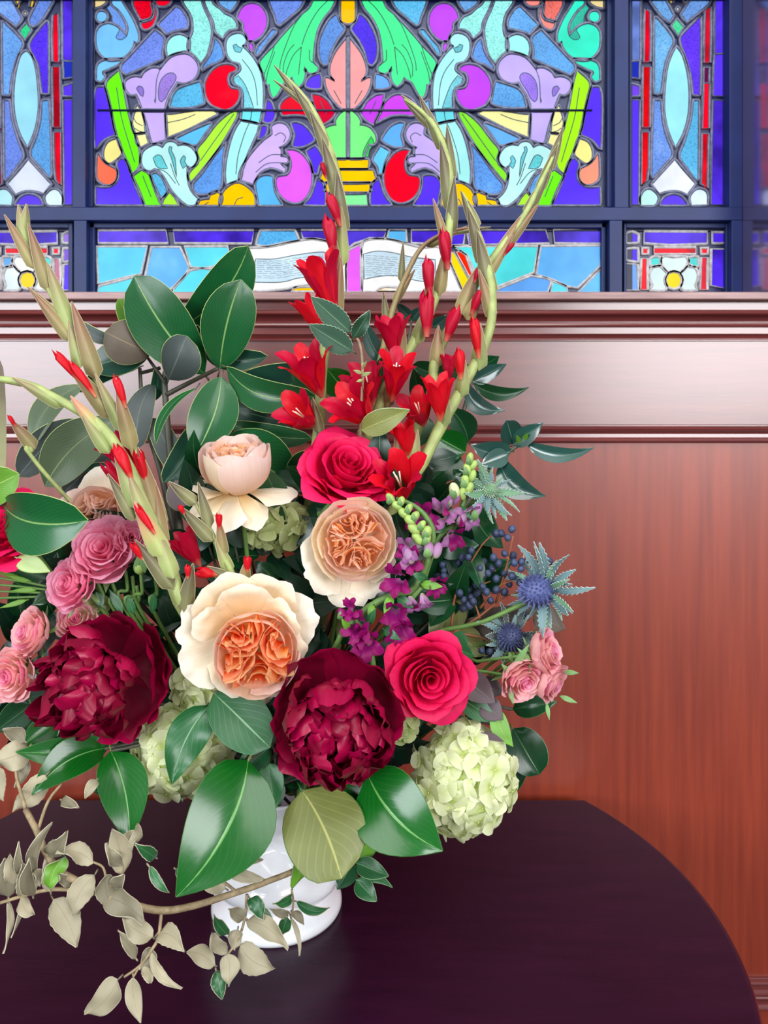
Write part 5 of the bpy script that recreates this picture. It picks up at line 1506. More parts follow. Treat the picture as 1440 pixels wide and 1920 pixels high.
bud(t, (836, 640, .748), (858, 578, .746), 32, P_REDD, 1); bud(t, (884, 590, .757), (902, 545, .755), 24, P_REDD, 2); bud(t, (890, 530, .762), (896, 505, .762), 12, P_REDD, 3); bud(t, (945, 480, .777), (962, 456, .776), 10, P_REDD, 4)
blossom(t, (795, 800, .738), (776, 745, .728), 76, [P_REDD, P_RED], .8, seed=14, nod=.3)
blossom(t, (842, 720, .75), (840, 665, .748), 34, [P_REDD], .3, seed=15)
t, _ = glad('thin tan gladiolus arching right against the open book glass', [(722, 640), (740, 570), (762, 515), (790, 465), (830, 438), (870, 428), (905, 427)], [.0032, .003, .0026, .002, .0014, .0008], .80, .82, mat=SP_TAN)
for a in [((800, 462, .815), (876, 424, .82), 16, SP_TAN), ((845, 436, .818), (920, 426, .82), 12, SP_OLIVE), ((752, 530, .81), (756, 452, .812), 14, SP_OLIVE), ((738, 568, .807), (778, 505, .808), 18, SP_TAN), ((725, 606, .803), (719, 548, .803), 16, SP_OLIVE)]:
    spathe(t, a[0], a[1], a[2], a[3])

# ------------------------------------------------------------------ foliage branches
YR = (176, 196, 120)


def branch(name, label, cat, stems, leaves, mat_stem, D, rim=None, group=None):
    s0 = stems[0][0][0] if stems else leaves[0]
    t = thing(name, W(s0[0], s0[1], D if len(s0) < 3 else s0[2]), label, cat, group)
    for pts, r in stems:
        add_stem(t, [p if (isinstance(p, Vector) or len(p) == 3) else (p[0], p[1], D) for p in pts], r, mat_stem, n=max(10, 5 * len(pts)))
    for k, lf in enumerate(leaves):
        bx, by, tx, ty, w, mats = lf[:6]
        kw = dict(lf[6]) if len(lf) > 6 else {}
        d0 = kw.pop('D', D); d1 = kw.pop('D1', d0 - 0.012)
        add_leaf(t, (bx, by, d0), (tx, ty, d1), w, mats, seed=k, rim=kw.pop('rim', rim), **kw)
    return t


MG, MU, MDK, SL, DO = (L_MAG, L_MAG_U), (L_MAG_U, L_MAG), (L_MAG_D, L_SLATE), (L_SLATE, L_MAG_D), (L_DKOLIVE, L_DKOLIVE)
mg = dict(shape='magnolia')


def m(**k): d = dict(mg); d.update(k); return d


branch('magnolia_branch', 'upright magnolia branch with big glossy leaves in front of the sill, upper left', 'foliage',
       [([(340, 1010, .76), (322, 880, .80), (312, 770, .815), (310, 700, .82), (330, 660, .82)], [.004, .003]), ([(312, 740, .817), (360, 715, .81), (410, 690, .80)], [.0028, .002]), ([(312, 720, .817), (275, 668, .815)], [.0022, .0015])],
       [(338, 612, 466, 461, 92, MG, m(D=.825, D1=.80, bend=.05, curve=.10, fold=.15, roll=12)),
        (384, 702, 252, 517, 112, MG, m(D=.81, D1=.79, bend=.06, curve=-.05, fold=.2, roll=-8)),
        (412, 692, 452, 524, 100, MG, m(D=.80, D1=.785, bend=.05, curve=-.04, fold=.18, roll=10)),
        (262, 645, 222, 560, 46, (L_BRIGHT, L_OLIVE), m(D=.83, fold=.3, roll=30)),
        (284, 664, 196, 622, 84, MU, m(D=.80, D1=.785, fold=-.25, bend=.08, curl=.6)),
        (228, 634, 152, 604, 26, SL, m(D=.82, bend=.1, curve=-.18, twist=40)),
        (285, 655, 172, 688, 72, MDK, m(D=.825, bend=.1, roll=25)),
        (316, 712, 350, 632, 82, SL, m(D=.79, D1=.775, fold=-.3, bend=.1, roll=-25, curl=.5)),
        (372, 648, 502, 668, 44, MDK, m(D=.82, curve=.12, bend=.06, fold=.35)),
        (352, 640, 372, 610, 30, MDK, m(D=.805)),
        (425, 688, 592, 742, 62, MG, m(D=.785, D1=.76, curve=.16, bend=.10, fold=.3)),
        (415, 706, 370, 846, 90, MG, m(D=.775, D1=.745, curve=-.06, bend=.06, fold=.25, roll=8)),
        (368, 728, 292, 832, 26, MG, m(D=.79, D1=.77, curve=.14, roll=50)),
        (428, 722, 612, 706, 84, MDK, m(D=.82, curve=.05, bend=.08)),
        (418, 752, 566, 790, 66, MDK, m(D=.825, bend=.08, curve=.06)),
        (428, 792, 585, 822, 44, MG, m(D=.80, curve=.06, bend=.06)),
        (440, 716, 520, 742, 26, (L_CAM_B, L_MAG_D), m(D=.79, curve=.1)),
        ], G_STEM_DARK, .81, rim=YR)
branch('magnolia_branch', 'magnolia leaves bent down at left in front of the pale panel, showing dark olive undersides', 'foliage',
       [([(330, 1010, .78), (300, 880, .82), (270, 780, .83), (262, 690, .83)], [.004, .002]), ([(262, 700, .83), (300, 690, .825)], .002)],
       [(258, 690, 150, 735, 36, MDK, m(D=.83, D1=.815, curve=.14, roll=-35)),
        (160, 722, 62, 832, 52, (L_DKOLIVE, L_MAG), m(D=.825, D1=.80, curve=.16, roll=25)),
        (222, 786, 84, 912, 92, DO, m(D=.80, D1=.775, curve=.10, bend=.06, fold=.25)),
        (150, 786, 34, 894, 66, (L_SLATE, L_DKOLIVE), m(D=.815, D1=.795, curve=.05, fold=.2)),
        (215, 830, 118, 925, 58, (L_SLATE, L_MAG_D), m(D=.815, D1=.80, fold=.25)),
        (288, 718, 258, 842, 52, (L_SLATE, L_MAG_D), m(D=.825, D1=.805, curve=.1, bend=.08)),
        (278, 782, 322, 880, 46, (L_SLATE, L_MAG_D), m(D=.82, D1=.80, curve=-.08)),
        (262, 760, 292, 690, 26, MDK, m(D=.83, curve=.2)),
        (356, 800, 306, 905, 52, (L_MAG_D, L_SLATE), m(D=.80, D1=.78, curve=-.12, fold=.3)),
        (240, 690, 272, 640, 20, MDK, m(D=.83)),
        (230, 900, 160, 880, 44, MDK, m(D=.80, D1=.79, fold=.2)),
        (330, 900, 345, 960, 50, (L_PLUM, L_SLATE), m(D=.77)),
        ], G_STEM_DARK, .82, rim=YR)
branch('magnolia_leaf', 'big glossy magnolia leaf behind the blush cup-shaped rose', 'foliage', [([(470, 830, .79), (480, 930, .78), (450, 1010, .77)], .002)],
       [(410, 830, 552, 905, 130, MG, m(D=.775, D1=.765, fold=.2, bend=.08, roll=10)), (540, 905, 600, 850, 62, (L_MAG, L_MAG_U), m(D=.765, fold=.25)), (470, 900, 545, 960, 60, MDK, m(D=.775)), (560, 930, 590, 1000, 60, (L_DEEP, L_DEEP), m(D=.77))], G_STEM_DARK, .775, rim=YR)
branch('magnolia_leaf', 'glossy green leaf lying in front of the pale peach rose at far left', 'foliage', [([(10, 925, .66), (-40, 960, .68)], .002)],
       [(8, 948, 166, 976, 118, MG, m(D=.665, D1=.63, fold=.30, bend=.10, curve=.10, roll=14)), (-50, 930, 36, 888, 74, (L_BRIGHT, L_MAG_U), m(D=.67, D1=.655, fold=.2, bend=.1)), (32, 1046, 94, 1072, 36, (L_PALEG, L_PALEG), dict(D=.65, D1=.642, shape='camellia', bend=.1))], G_STEM, .66, rim=YR)

CA, CD_, CB = (L_CAM, L_OLIVE), (L_CAM_D, L_DKOLIVE), (L_CAM_B, L_CAM_D)
branch('camellia_branch', 'camellia branch reaching furthest right over the panel moulding, bluish sheen on leaves', 'foliage',
       [([(830, 1030, .75), (905, 895, .79), (945, 855, .80), (972, 835, .805), (986, 828, .805)], [.003, .002, .0014])],
       [(962, 834, 1018, 793, 36, CB, dict(D=.805, D1=.79, fold=.3)), (962, 832, 950, 788, 46, CB, dict(D=.808, D1=.79, fold=.25, roll=20, shape='round')), (988, 833, 1114, 839, 32, CB, dict(D=.805, D1=.785, curve=.14, fold=.35, bend=.04)),
        (938, 864, 1024, 930, 52, CB, dict(D=.80, D1=.775, curve=.20, fold=.35, bend=.05)), (958, 846, 882, 834, 46, CB, dict(D=.80, D1=.785, curve=-.10, fold=.3)), (952, 852, 900, 872, 38, CB, dict(D=.795, D1=.785, fold=.3)),
        (980, 828, 990, 812, 10, (L_BRIGHT, L_BRIGHT), dict(D=.803)), (975, 832, 968, 815, 9, (L_BRIGHT, L_BRIGHT), dict(D=.803)),
        (890, 952, 944, 1028, 62, CD_, dict(D=.775, D1=.755, fold=.25, curve=.12, bend=.06)), (905, 930, 850, 880, 64, CD_, dict(D=.785, D1=.775, fold=.25))], G_STEM_DARK, .80)
branch('camellia_branch', 'camellia sprig with arched leaves beside the right-hand gladiolus, on the pale upper panel', 'foliage',
       [([(800, 980, .75), (850, 850, .79), (872, 760, .805), (886, 712, .81)], [.003, .0016])],
       [(884, 716, 950, 682, 32, CB, dict(D=.81, D1=.80, fold=.3)), (886, 718, 992, 726, 30, CD_, dict(D=.81, D1=.795, curve=.16, fold=.3)), (874, 722, 948, 769, 36, CB, dict(D=.808, D1=.79, curve=.22, fold=.3)),
        (880, 700, 936, 668, 44, CD_, dict(D=.815, fold=.2, roll=20)), (774, 684, 886, 682, 44, CD_, dict(D=.82, D1=.81, curve=.16, fold=.3)), (878, 828, 838, 762, 54, CD_, dict(D=.79, D1=.78, fold=.3, curve=.1)),
        (872, 848, 806, 812, 58, CA, dict(D=.78, D1=.77, fold=.3)), (862, 852, 800, 905, 62, CD_, dict(D=.785, fold=.3)), (835, 880, 795, 990, 62, CD_, dict(D=.775, curve=.2, fold=.3)), (800, 780, 770, 845, 54, CD_, dict(D=.79, fold=.3)),
        (790, 760, 775, 690, 34, CD_, dict(D=.815, fold=.25)), (760, 900, 800, 955, 60, CD_, dict(D=.77)), (830, 930, 810, 1000, 50, CD_, dict(D=.77, fold=.3))], G_STEM_DARK, .80)
branch('camellia_branch', 'camellia sprig behind the red gladiolus flowers, its pale topmost leaf pair at the sill', 'foliage',
       [([(720, 820, .77), (735, 720, .81), (765, 640, .82), (772, 598, .825)], [.0028, .0012])],
       [(772, 600, 743, 567, 22, CB, dict(D=.825, fold=.4)), (773, 600, 792, 574, 24, CB, dict(D=.825, fold=.4)), (724, 684, 684, 598, 34, CB, dict(D=.81, D1=.80, fold=.3, curve=-.08)), (726, 672, 672, 690, 26, CD_, dict(D=.815, curve=-.2, fold=.3)),
        (704, 742, 722, 662, 40, CD_, dict(D=.80, fold=.3)), (812, 612, 838, 590, 28, CB, dict(D=.82, fold=.3, curve=.1)), (765, 690, 762, 640, 24, CD_, dict(D=.815)), (648, 735, 612, 690, 60, CA, dict(D=.795, fold=.25)), (640, 740, 690, 770, 50, CD_, dict(D=.79, fold=.25)),
        (650, 700, 612, 735, 50, CD_, dict(D=.80)), (600, 740, 545, 700, 56, CD_, dict(D=.80))], G_STEM_DARK, .81)
branch('toothed_twig', 'slender twig of toothed leaves and tiny buds standing above the hot pink rose', 'foliage',
       [([(676, 830, .715), (677, 790, .712), (680, 700, .708), (676, 650, .706), (666, 628, .705)], [.0016, .0014, .0012]), ([(677, 780, .712), (670, 900, .73), VMOUTH + Vector((.01, .01, -.01))], .0016)],
       [(656, 622, 583, 556, 44, (L_SERR, L_MID), dict(D=.705, D1=.70, fold=.15, serr=.10, ny=24, rim=(150, 176, 150))), (660, 658, 579, 608, 46, (L_SERR, L_MID), dict(D=.705, D1=.70, fold=.15, serr=.10, ny=24, rim=(150, 176, 150))),
        (663, 634, 694, 582, 28, (L_SERR, L_MID), dict(D=.705, fold=.3, serr=.12, ny=20, wave=.1, rim=(150, 176, 150))), (678, 806, 768, 768, 48, (L_OLIVE, L_OLIVE), dict(D=.70, D1=.685, fold=.2, wave=.04, bend=.06, rim=(180, 196, 150))),
        (678, 700, 662, 694, 7, (L_PALEG, L_PALEG), {}), (680, 704, 696, 698, 8, (L_PALEG, L_PALEG), {}), (679, 712, 668, 716, 6, (L_PALEG, L_PALEG), {}), (680, 690, 688, 676, 6, (L_PALEG, L_PALEG), {})], M_BARK, .705)

# leaves round the foot of the arrangement
lowleaf = [
    ('long glossy leaf pointing left below the left peony', (205, 1400, 30, 1410, 58, CA, dict(D=.65, D1=.62, fold=.3, bend=.05, curve=-.03))),
    ('curled glossy leaf pointing lower left, with a torn upper edge', (196, 1404, 60, 1490, 74, CA, dict(D=.645, D1=.61, fold=.35, bend=.08, curve=.12, roll=12))),
    ('glossy leaf hanging straight down left of the white hydrangea head', (208, 1408, 242, 1580, 90, CA, dict(D=.64, D1=.61, fold=.25, bend=.05, curve=-.06))),
    ('green leaf at far left under the left peony', (108, 1352, 40, 1398, 52, (L_CAM, L_OLIVE), dict(D=.66, D1=.645, fold=.3))),
    ('largest glossy leaf, hanging lower left in front of the vase', (466, 1425, 330, 1682, 168, CA, dict(D=.622, D1=.566, fold=.22, bend=.07, curve=-.10))),
    ('olive leaf showing its dull underside in front of the vase', (566, 1482, 640, 1648, 152, (L_OLIVE, L_CAM), dict(D=.62, D1=.585, fold=-.12, bend=.04, curve=-.05, shape='round', wave=.02))),
    ('dark glossy leaf between the olive leaf and the right-hand leaf', (628, 1460, 660, 1612, 138, CA, dict(D=.645, D1=.62, fold=.25, bend=.05))),
    ('broad glossy leaf pointing lower right across the large hydrangea head', (690, 1452, 830, 1596, 140, CA, dict(D=.635, D1=.60, fold=.25, bend=.08, curve=.10))),
    ('rounded green leaf below the largest cream rose', (402, 1300, 506, 1402, 100, (L_MID, L_OLIVE), dict(D=.628, D1=.605, fold=.12, bend=.06, shape='round', rim=(90, 150, 110)))),
    ('wavy notched leaf lying over the left hydrangea head', (392, 1322, 322, 1470, 76, (L_MID, L_OLIVE), dict(D=.63, D1=.605, fold=.2, bend=.05, wave=.16, curve=.08))),
    ('small dark leaf just left of the centre peony', (505, 1402, 442, 1452, 50, (L_CAM_D, L_OLIVE), dict(D=.635, fold=.2))),
    ('soft green leaf hanging below the left side of the centre peony', (502, 1430, 516, 1518, 50, (L_MID, L_OLIVE), dict(D=.63, D1=.615, fold=.3))),
    ('narrow soft green leaf left of the vase neck, behind the centre peony', (525, 1440, 490, 1500, 26, (L_MID, L_PLUM), dict(D=.635, fold=.3))),
    ('round dark leaf against the wall right of the large hydrangea head', (962, 1366, 1012, 1452, 76, (L_CAM_D, L_OLIVE), dict(D=.745, D1=.73, fold=.2, bend=.06, shape='round', rim=(110, 160, 120)))),
    ('dark leaf half hidden behind the large hydrangea head', (955, 1380, 972, 1482, 60, (L_CAM_D, L_OLIVE), dict(D=.75, D1=.74, fold=.2))),
    ('dark leaf beneath the pale pink spray roses at far right', (962, 1330, 1044, 1316, 40, (L_CAM_D, L_OLIVE), dict(D=.73, D1=.72, fold=.3, bend=.08))),
    ('yellow-green leaf right of the vase neck', (668, 1602, 714, 1566, 40, (L_BRIGHT, L_BRIGHT), dict(D=.68, fold=.2))),
    ('dark drooping leaf over the vase neck', (486, 1470, 468, 1580, 50, (L_CAM_D, L_OLIVE), dict(D=.655, D1=.64, fold=.35))),
    ('dark green leaf at left edge below the salmon rose', (60, 1320, -10, 1372, 54, (L_CAM_D, L_OLIVE), dict(D=.675, fold=.25))),
    ('green leaf above the salmon rose at left edge', (90, 1085, 0, 1060, 50, (L_CAM_D, L_MID), dict(D=.70, fold=.25))),
]
for lab, lf in lowleaf:
    D_ = lf[6].get('D', .65)
    branch('camellia_leaf', lab, 'leaf', [([(lf[0], lf[1], D_), ((lf[0] + 560) / 2, lf[1] - 25, D_ + .03), VMOUTH + Vector((0, -.02, .0))], .0015)], [lf], G_STEM_DARK, D_, rim=lf[6].get('rim', (70, 130, 60)))

branch('leaf_sprig', 'small green leaf sprig at the right of the white vase', 'foliage', [([(655, 1590, .68), (668, 1640, .665), (680, 1665, .655)], [.0018, .001]), ([(655, 1590, .68), (600, 1500, .73)], .0018)],
       [(668, 1618, 729, 1643, 36, (L_MID, L_OLIVE), dict(D=.665, D1=.65, fold=.3, wave=.04, rim=(130, 170, 120))), (674, 1648, 736, 1664, 16, (L_MID, L_OLIVE), dict(D=.66, D1=.645, curve=-.12, rim=(130, 170, 120))),
        (668, 1650, 706, 1690, 36, (L_MID, L_OLIVE), dict(D=.658, D1=.645, fold=.3, wave=.06, rim=(130, 170, 120))), (662, 1618, 632, 1668, 40, CD_, dict(D=.665, D1=.655, fold=.2)), (640, 1600, 622, 1650, 30, CD_, dict(D=.67))], M_BARK, .665)

PL, BR = (L_PLUM, L_PLUM), (L_BROWN, L_DKOLIVE)
branch('bronze_sprig', 'sprig of dull plum leaves right of the forward-facing hot pink rose', 'foliage', [([(850, 1270, .70), (900, 1330, .70), (930, 1360, .70)], .0018), ([(850, 1270, .70), (700, 1380, .75)], .002)],
       [(868, 1268, 928, 1318, 56, PL, dict(D=.69, D1=.67, fold=.25)), (866, 1310, 930, 1352, 44, (L_MID, L_PLUM), dict(D=.685, D1=.67, fold=.25)), (905, 1315, 942, 1350, 44, PL, dict(D=.68, fold=.2)), (930, 1330, 962, 1400, 36, (L_BRIGHT, L_PLUM), dict(D=.675, fold=.3, curve=.1)),
        (875, 1330, 900, 1345, 30, CD_, dict(D=.69)), (900, 1280, 945, 1300, 40, PL, dict(D=.70)), (905, 1375, 945, 1390, 14, (L_PLUM, L_PLUM), dict(D=.665)), (850, 1215, 890, 1230, 34, (L_MID, L_PLUM), dict(D=.69)), (845, 1195, 880, 1215, 40, (L_MID, L_MID), dict(D=.70))], G_STEM, .69)
branch('bronze_sprig', 'large bronze and olive leaves behind the blue berries', 'foliage', [([(860, 1230, .74), (880, 1120, .76), (890, 1040, .77)], [.002, .0015]), ([(860, 1230, .74), (700, 1380, .76)], .002)],
       [(885, 1040, 812, 1140, 84, BR, dict(D=.765, D1=.74, fold=.2)), (862, 1120, 806, 1210, 66, (L_OLIVE, L_BROWN), dict(D=.745, D1=.73, fold=.25)), (870, 1205, 1000, 1140, 74, (L_BROWN, L_OLIVE), dict(D=.75, D1=.735, fold=.2)), (860, 1180, 930, 1200, 60, BR, dict(D=.745)),
        (890, 985, 850, 1060, 62, (L_BROWN, L_OLIVE), dict(D=.78, fold=.2)), (880, 1100, 960, 1050, 60, CD_, dict(D=.77)), (1000, 1150, 1060, 1180, 50, (L_BROWN, L_CAM_D), dict(D=.75)), (900, 1060, 905, 1000, 44, CD_, dict(D=.775)), (855, 1185, 910, 1230, 56, (L_OLIVE, L_CAM_D), dict(D=.735))], G_STEM_DARK, .75)

# drooping silver-tan branch over the table's front
TN, TD, TG = (L_TAN, L_TAN_D), (L_TAN_D, L_TAN), (L_MID, L_TAN)
EL = [
    (100, 1687, 143, 1776, 52, TN), (285, 1757, 230, 1721, 38, TN), (298, 1752, 347, 1784, 38, TN), (255, 1797, 221, 1744, 20, TD), (285, 1778, 262, 1818, 28, TD), (283, 1788, 341, 1854, 18, TN), (268, 1812, 282, 1844, 20, TN), (222, 1836, 158, 1902, 48, TN), (250, 1832, 264, 1918, 30, TN),
    (402, 1810, 350, 1786, 34, TN), (426, 1788, 428, 1850, 36, TN), (405, 1820, 416, 1874, 28, TG), (426, 1786, 399, 1750, 26, TN), (446, 1742, 440, 1782, 28, TN), (450, 1772, 515, 1816, 46, TN), (463, 1726, 540, 1782, 34, TN), (461, 1722, 428, 1704, 24, TD), (468, 1684, 496, 1724, 28, TG), (488, 1698, 514, 1752, 11, TG),
    (455, 1600, 492, 1613, 24, TN), (420, 1608, 496, 1648, 26, TN), (422, 1666, 368, 1638, 36, TN), (548, 1666, 549, 1608, 26, (L_BRIGHT, L_MID)), (546, 1680, 511, 1695, 17, TG), (556, 1690, 618, 1702, 18, TG), (543, 1712, 506, 1704, 15, TD), (539, 1720, 529, 1756, 24, TG), (545, 1720, 562, 1792, 9, TN), (548, 1710, 570, 1734, 15, TD), (428, 1752, 401, 1714, 20, TG),
    (230, 1640, 211, 1553, 40, TN), (216, 1600, 256, 1556, 34, TN), (198, 1640, 216, 1702, 36, TD), (194, 1680, 272, 1727, 46, TD), (178, 1640, 136, 1717, 44, TN), (174, 1616, 106, 1596, 34, TN), (120, 1604, 95, 1670, 36, (L_BRIGHT, L_MID)), (88, 1600, 124, 1560, 34, TD), (65, 1642, 98, 1543, 22, TD),
    (16, 1682, 8, 1608, 34, TD), (42, 1640, 35, 1578, 16, TD), (45, 1682, 40, 1618, 40, TN), (62, 1680, 54, 1608, 26, TD), (95, 1672, 85, 1608, 24, TN), (15, 1690, 5, 1788, 12, TN), (42, 1690, 21, 1758, 7, TD), (40, 1680, 64, 1716, 24, TN), (86, 1454, 24, 1522, 44, TN), (56, 1404, -12, 1428, 52, TN), (46, 1390, 4, 1368, 30, TD),
    (48, 1418, 29, 1477, 22, TD), (0, 1440, 6, 1502, 26, TN), (115, 1500, 149, 1515, 18, TD), (182, 1462, 159, 1498, 20, TN), (292, 1608, 252, 1581, 22, TG), (280, 1625, 317, 1674, 17, TG), (446, 1578, 383, 1602, 32, (L_CAM, L_TAN)), (330, 1630, 364, 1650, 22, TG), (240, 1590, 256, 1545, 18, TN), (230, 1620, 200, 1580, 24, TD), (210, 1660, 232, 1640, 26, TD), (440, 1560, 452, 1520, 26, TD), (462, 1590, 476, 1565, 24, TG),
    (130, 1660, 112, 1640, 18, TD), (75, 1660, 62, 1635, 20, TN), (25, 1660, 18, 1600, 24, TN), (395, 1625, 350, 1605, 22, TD),
]


def elD(x, y):
    """how far off the branch hangs: nearer the viewer towards its middle and its hanging ends"""
    return .655 - .075 * max(0, min(1, (610 - x) / 330)) + .05 * max(0, min(1, (1560 - y) / 150)) - .01 * max(0, (y - 1700) / 200)


t = thing('drooping_branch', W(608, 1600, .68), 'drooping woody branch of silver-tan leaves trailing left over the table front', 'foliage')
for pts, r in [([(610, 1560), (567, 1622), (500, 1653), (443, 1673), (367, 1697), (302, 1707), (233, 1692), (183, 1673), (140, 1650), (113, 1633), (87, 1600), (70, 1560), (48, 1518)], [.0022, .0026, .0028, .0028, .0022]), ([(183, 1673), (110, 1667), (67, 1673), (0, 1693)], [.0018, .0012]),
               ([(303, 1708), (297, 1757), (283, 1783), (263, 1810), (233, 1832)], [.0014, .0009]), ([(463, 1677), (460, 1717), (447, 1760), (423, 1795)], [.0013, .0009]), ([(547, 1668), (550, 1693), (546, 1722)], [.001, .0008]), ([(70, 1560), (90, 1503), (115, 1470)], [.0014, .001]),
               ([(443, 1672), (405, 1640), (385, 1605), (445, 1578), (500, 1560)], [.0012, .001]), ([(225, 1690), (230, 1630), (225, 1590)], [.0011, .0008]), ([(200, 1680), (195, 1630), (172, 1615)], [.001, .0008]), ([(263, 1810), (250, 1832)], .0008), ([(48, 1518), (30, 1440), (60, 1395)], [.0014, .001]), ([(303, 1740), (290, 1757)], .0007)]:
    add_stem(t, [(x, y, elD(x, y)) for x, y in pts], r, M_BARK, 'twig', n=max(10, 4 * len(pts)), ns=7)
for k, lf in enumerate(EL):
    rr = random.Random(k)
    d = elD(lf[0], lf[1])
    add_leaf(t, (lf[0], lf[1], d), (lf[2], lf[3], d - rr.uniform(0, .02)), lf[4], lf[5], shape='camellia', fold=rr.uniform(-.2, .35), wave=rr.uniform(.05, .2), curve=rr.uniform(-.14, .14), bend=rr.uniform(-.12, .14), twist=rr.uniform(-75, 75), roll=rr.uniform(-15, 15), seed=k, nx=6, ny=13, petiole=.12, rim=(190, 184, 158), serr=rr.choice((0, .06)))

# ------------------------------------------------------------------ snapdragons
def snap_flower(parent, p, ax, s, mats, seed):
    e = bpy.data.objects.new('blossom', None); COL.objects.link(e); e.parent = parent
    e.matrix_basis = WM(parent).inverted() @ (Matrix.Translation(p) @ axis_frame(ax, 0).to_4x4())
    for k in range(5):
        up = k < 2
        phi = (pi / 2 + (k - .5) * .9) if up else (-pi / 2 + (k - 3) * .95)
        P = ((0.16, -0.9), (0.36, -0.7), (0.40, 0.1), (0.85 if not up else .75, 0.55 if up else .25))
        petal(e, s, phi, P, 0.62, mats[k % len(mats)], rnd=0.3, ruffle=0.22, curl=0.22, seed=seed * 10 + k, nu=7, nv=7, base_w=.7)
    return e


def snapdragon(label, stem, D, flowers, buds, leaves, r=.0026):
    t = thing('snapdragon', W(stem[0][0], stem[0][1], D), label, 'snapdragon')
    add_stem(t, [(x, y, D + .004) for x, y in stem] + [], r if hasattr(r, '__len__') else [r, r, r * .5], G_STEM, n=24)
    q = W(stem[0][0], stem[0][1], D + .004)
    add_stem(t, [q, (q + VMOUTH) / 2 + Vector((0, .02, 0)), VMOUTH], .0024, G_STEM, n=8)
    rs = random.Random(3)
    for k, (x, y, s, ax, mm) in enumerate(flowers):
        snap_flower(t, W(x, y, D - .006), ax, s * D / F, mm, k + len(flowers) * 7)
    for k, (x, y, w, h, a, mt) in enumerate(buds):
        b = MB(); R = Matrix.Rotation(radians(a), 3, 'Y')
        kk = D / F
        b.ellipsoid(W(x, y, D - .004), w / 2 * kk, w / 2 * kk, h / 2 * kk, 10, 7, R)
        o = b.build('bud', mt, t)
        if k % 2 == 0:
            add_leaf(t, (x - 3, y + h * .55, D - .004), (x - 2, y - h * .2, D - .007), w * .8, (G_SEPAL, G_SEPAL), 'sepal', 'lance', bend=.2, petiole=0, nx=2, ny=5)
    for k, lf in enumerate(leaves):
        add_leaf(t, (lf[0], lf[1], D), (lf[2], lf[3], D - .008), lf[4], (L_BRIGHT if k % 2 else L_MID, L_MID), shape='lance', fold=.3, bend=.1, nx=4, ny=8)
    return t


MGN, LIL = [P_SNAP], [P_SNAPL, P_SNAPL, P_SNAP]
snapdragon('snapdragon with pale green budded tip and magenta flowers, right of the peach-hearted rose', [(640, 1190), (690, 1140), (740, 1115), (775, 1105), (800, 1060), (812, 1000), (795, 965), (770, 945), (742, 935)], .64,
           [(742, 1086, 34, (-.5, .1, 1), MGN), (820, 1098, 26, (.6, -.3, 1), MGN), (770, 1050, 28, (-.2, .2, 1), MGN + LIL), (772, 1136, 22, (.2, -.8, .8), LIL), (740, 1150, 32, (-.1, -.2, 1), MGN), (752, 1182, 34, (.3, -.5, 1), MGN), (795, 1132, 22, (.2, -.9, .6), LIL), (762, 1030, 26, (-.5, 0, 1), LIL)],
           [(732, 934, 14, 22, -40, M_BUDG), (744, 948, 15, 22, -50, M_BUDG), (752, 940, 14, 20, 20, M_BUDG), (756, 962, 16, 24, -40, M_BUDG), (766, 954, 14, 22, 30, M_BUDG), (768, 975, 17, 26, -45, M_BUDG), (778, 968, 16, 22, 40, M_BUDG), (776, 992, 18, 28, -45, M_BUDG), (800, 998, 19, 26, 20, M_BUDG), (783, 1010, 18, 28, -40, M_BUDG), (790, 985, 14, 22, 40, M_BUDG),
            (766, 1040, 22, 38, -20, P_SNAPL), (804, 1030, 20, 30, 0, P_SNAPL), (820, 1032, 18, 32, 15, P_SNAPL), (800, 1010, 16, 26, 10, M_BUDG), (754, 1028, 14, 20, -40, P_SNAP)],
           [(800, 1085, 770, 1075, 16), (790, 1095, 830, 1100, 18), (745, 1120, 775, 1140, 20), (735, 1118, 720, 1150, 18), (720, 1180, 750, 1200, 18), (700, 1135, 690, 1160, 14)], r=[.0032, .003, .0026, .0016])
snapdragon('snapdragon of lilac and green buds leaning right under the upper thistle', [(790, 1100), (822, 1010), (850, 985), (868, 945), (880, 900), (884, 870)], .70,
           [(826, 962, 30, (-.2, .3, 1), LIL), (848, 950, 24, (.3, .3, 1), LIL), (880, 968, 28, (.5, -.3, .9), LIL), (792, 970, 34, (-.2, 0, 1), MGN), (850, 1008, 26, (.2, -.3, 1), MGN + LIL)],
           [(881, 860, 14, 24, 10, M_BUDG), (888, 872, 13, 20, 30, M_BUDG), (876, 880, 15, 24, -15, M_BUDG), (886, 892, 14, 24, 15, M_BUDG), (872, 902, 17, 26, 0, M_BUDG), (880, 915, 16, 24, 20, M_BUDG), (852, 920, 20, 32, -15, P_HYD), (868, 925, 14, 26, 0, M_BUDG), (842, 940, 14, 26, 10, P_SNAPL), (866, 972, 18, 30, 40, P_SNAPL), (893, 958, 18, 34, 30, P_SNAPL)],
           [(835, 985, 815, 1000, 14), (855, 960, 838, 985, 14), (865, 950, 885, 975, 12)])
snapdragon('magenta snapdragon flowers between the centre peony and the largest cream rose', [(700, 1250), (690, 1200), (672, 1170), (655, 1140)], .635,
           [(668, 1172, 34, (-.4, .2, 1), MGN), (688, 1206, 36, (.2, -.2, 1), MGN), (655, 1142, 22, (-.2, .5, 1), MGN), (675, 1190, 26, (.3, .1, 1), MGN)], [(640, 1150, 14, 22, -20, P_SNAP)], [(690, 1170, 705, 1140, 16), (655, 1180, 640, 1160, 14)])

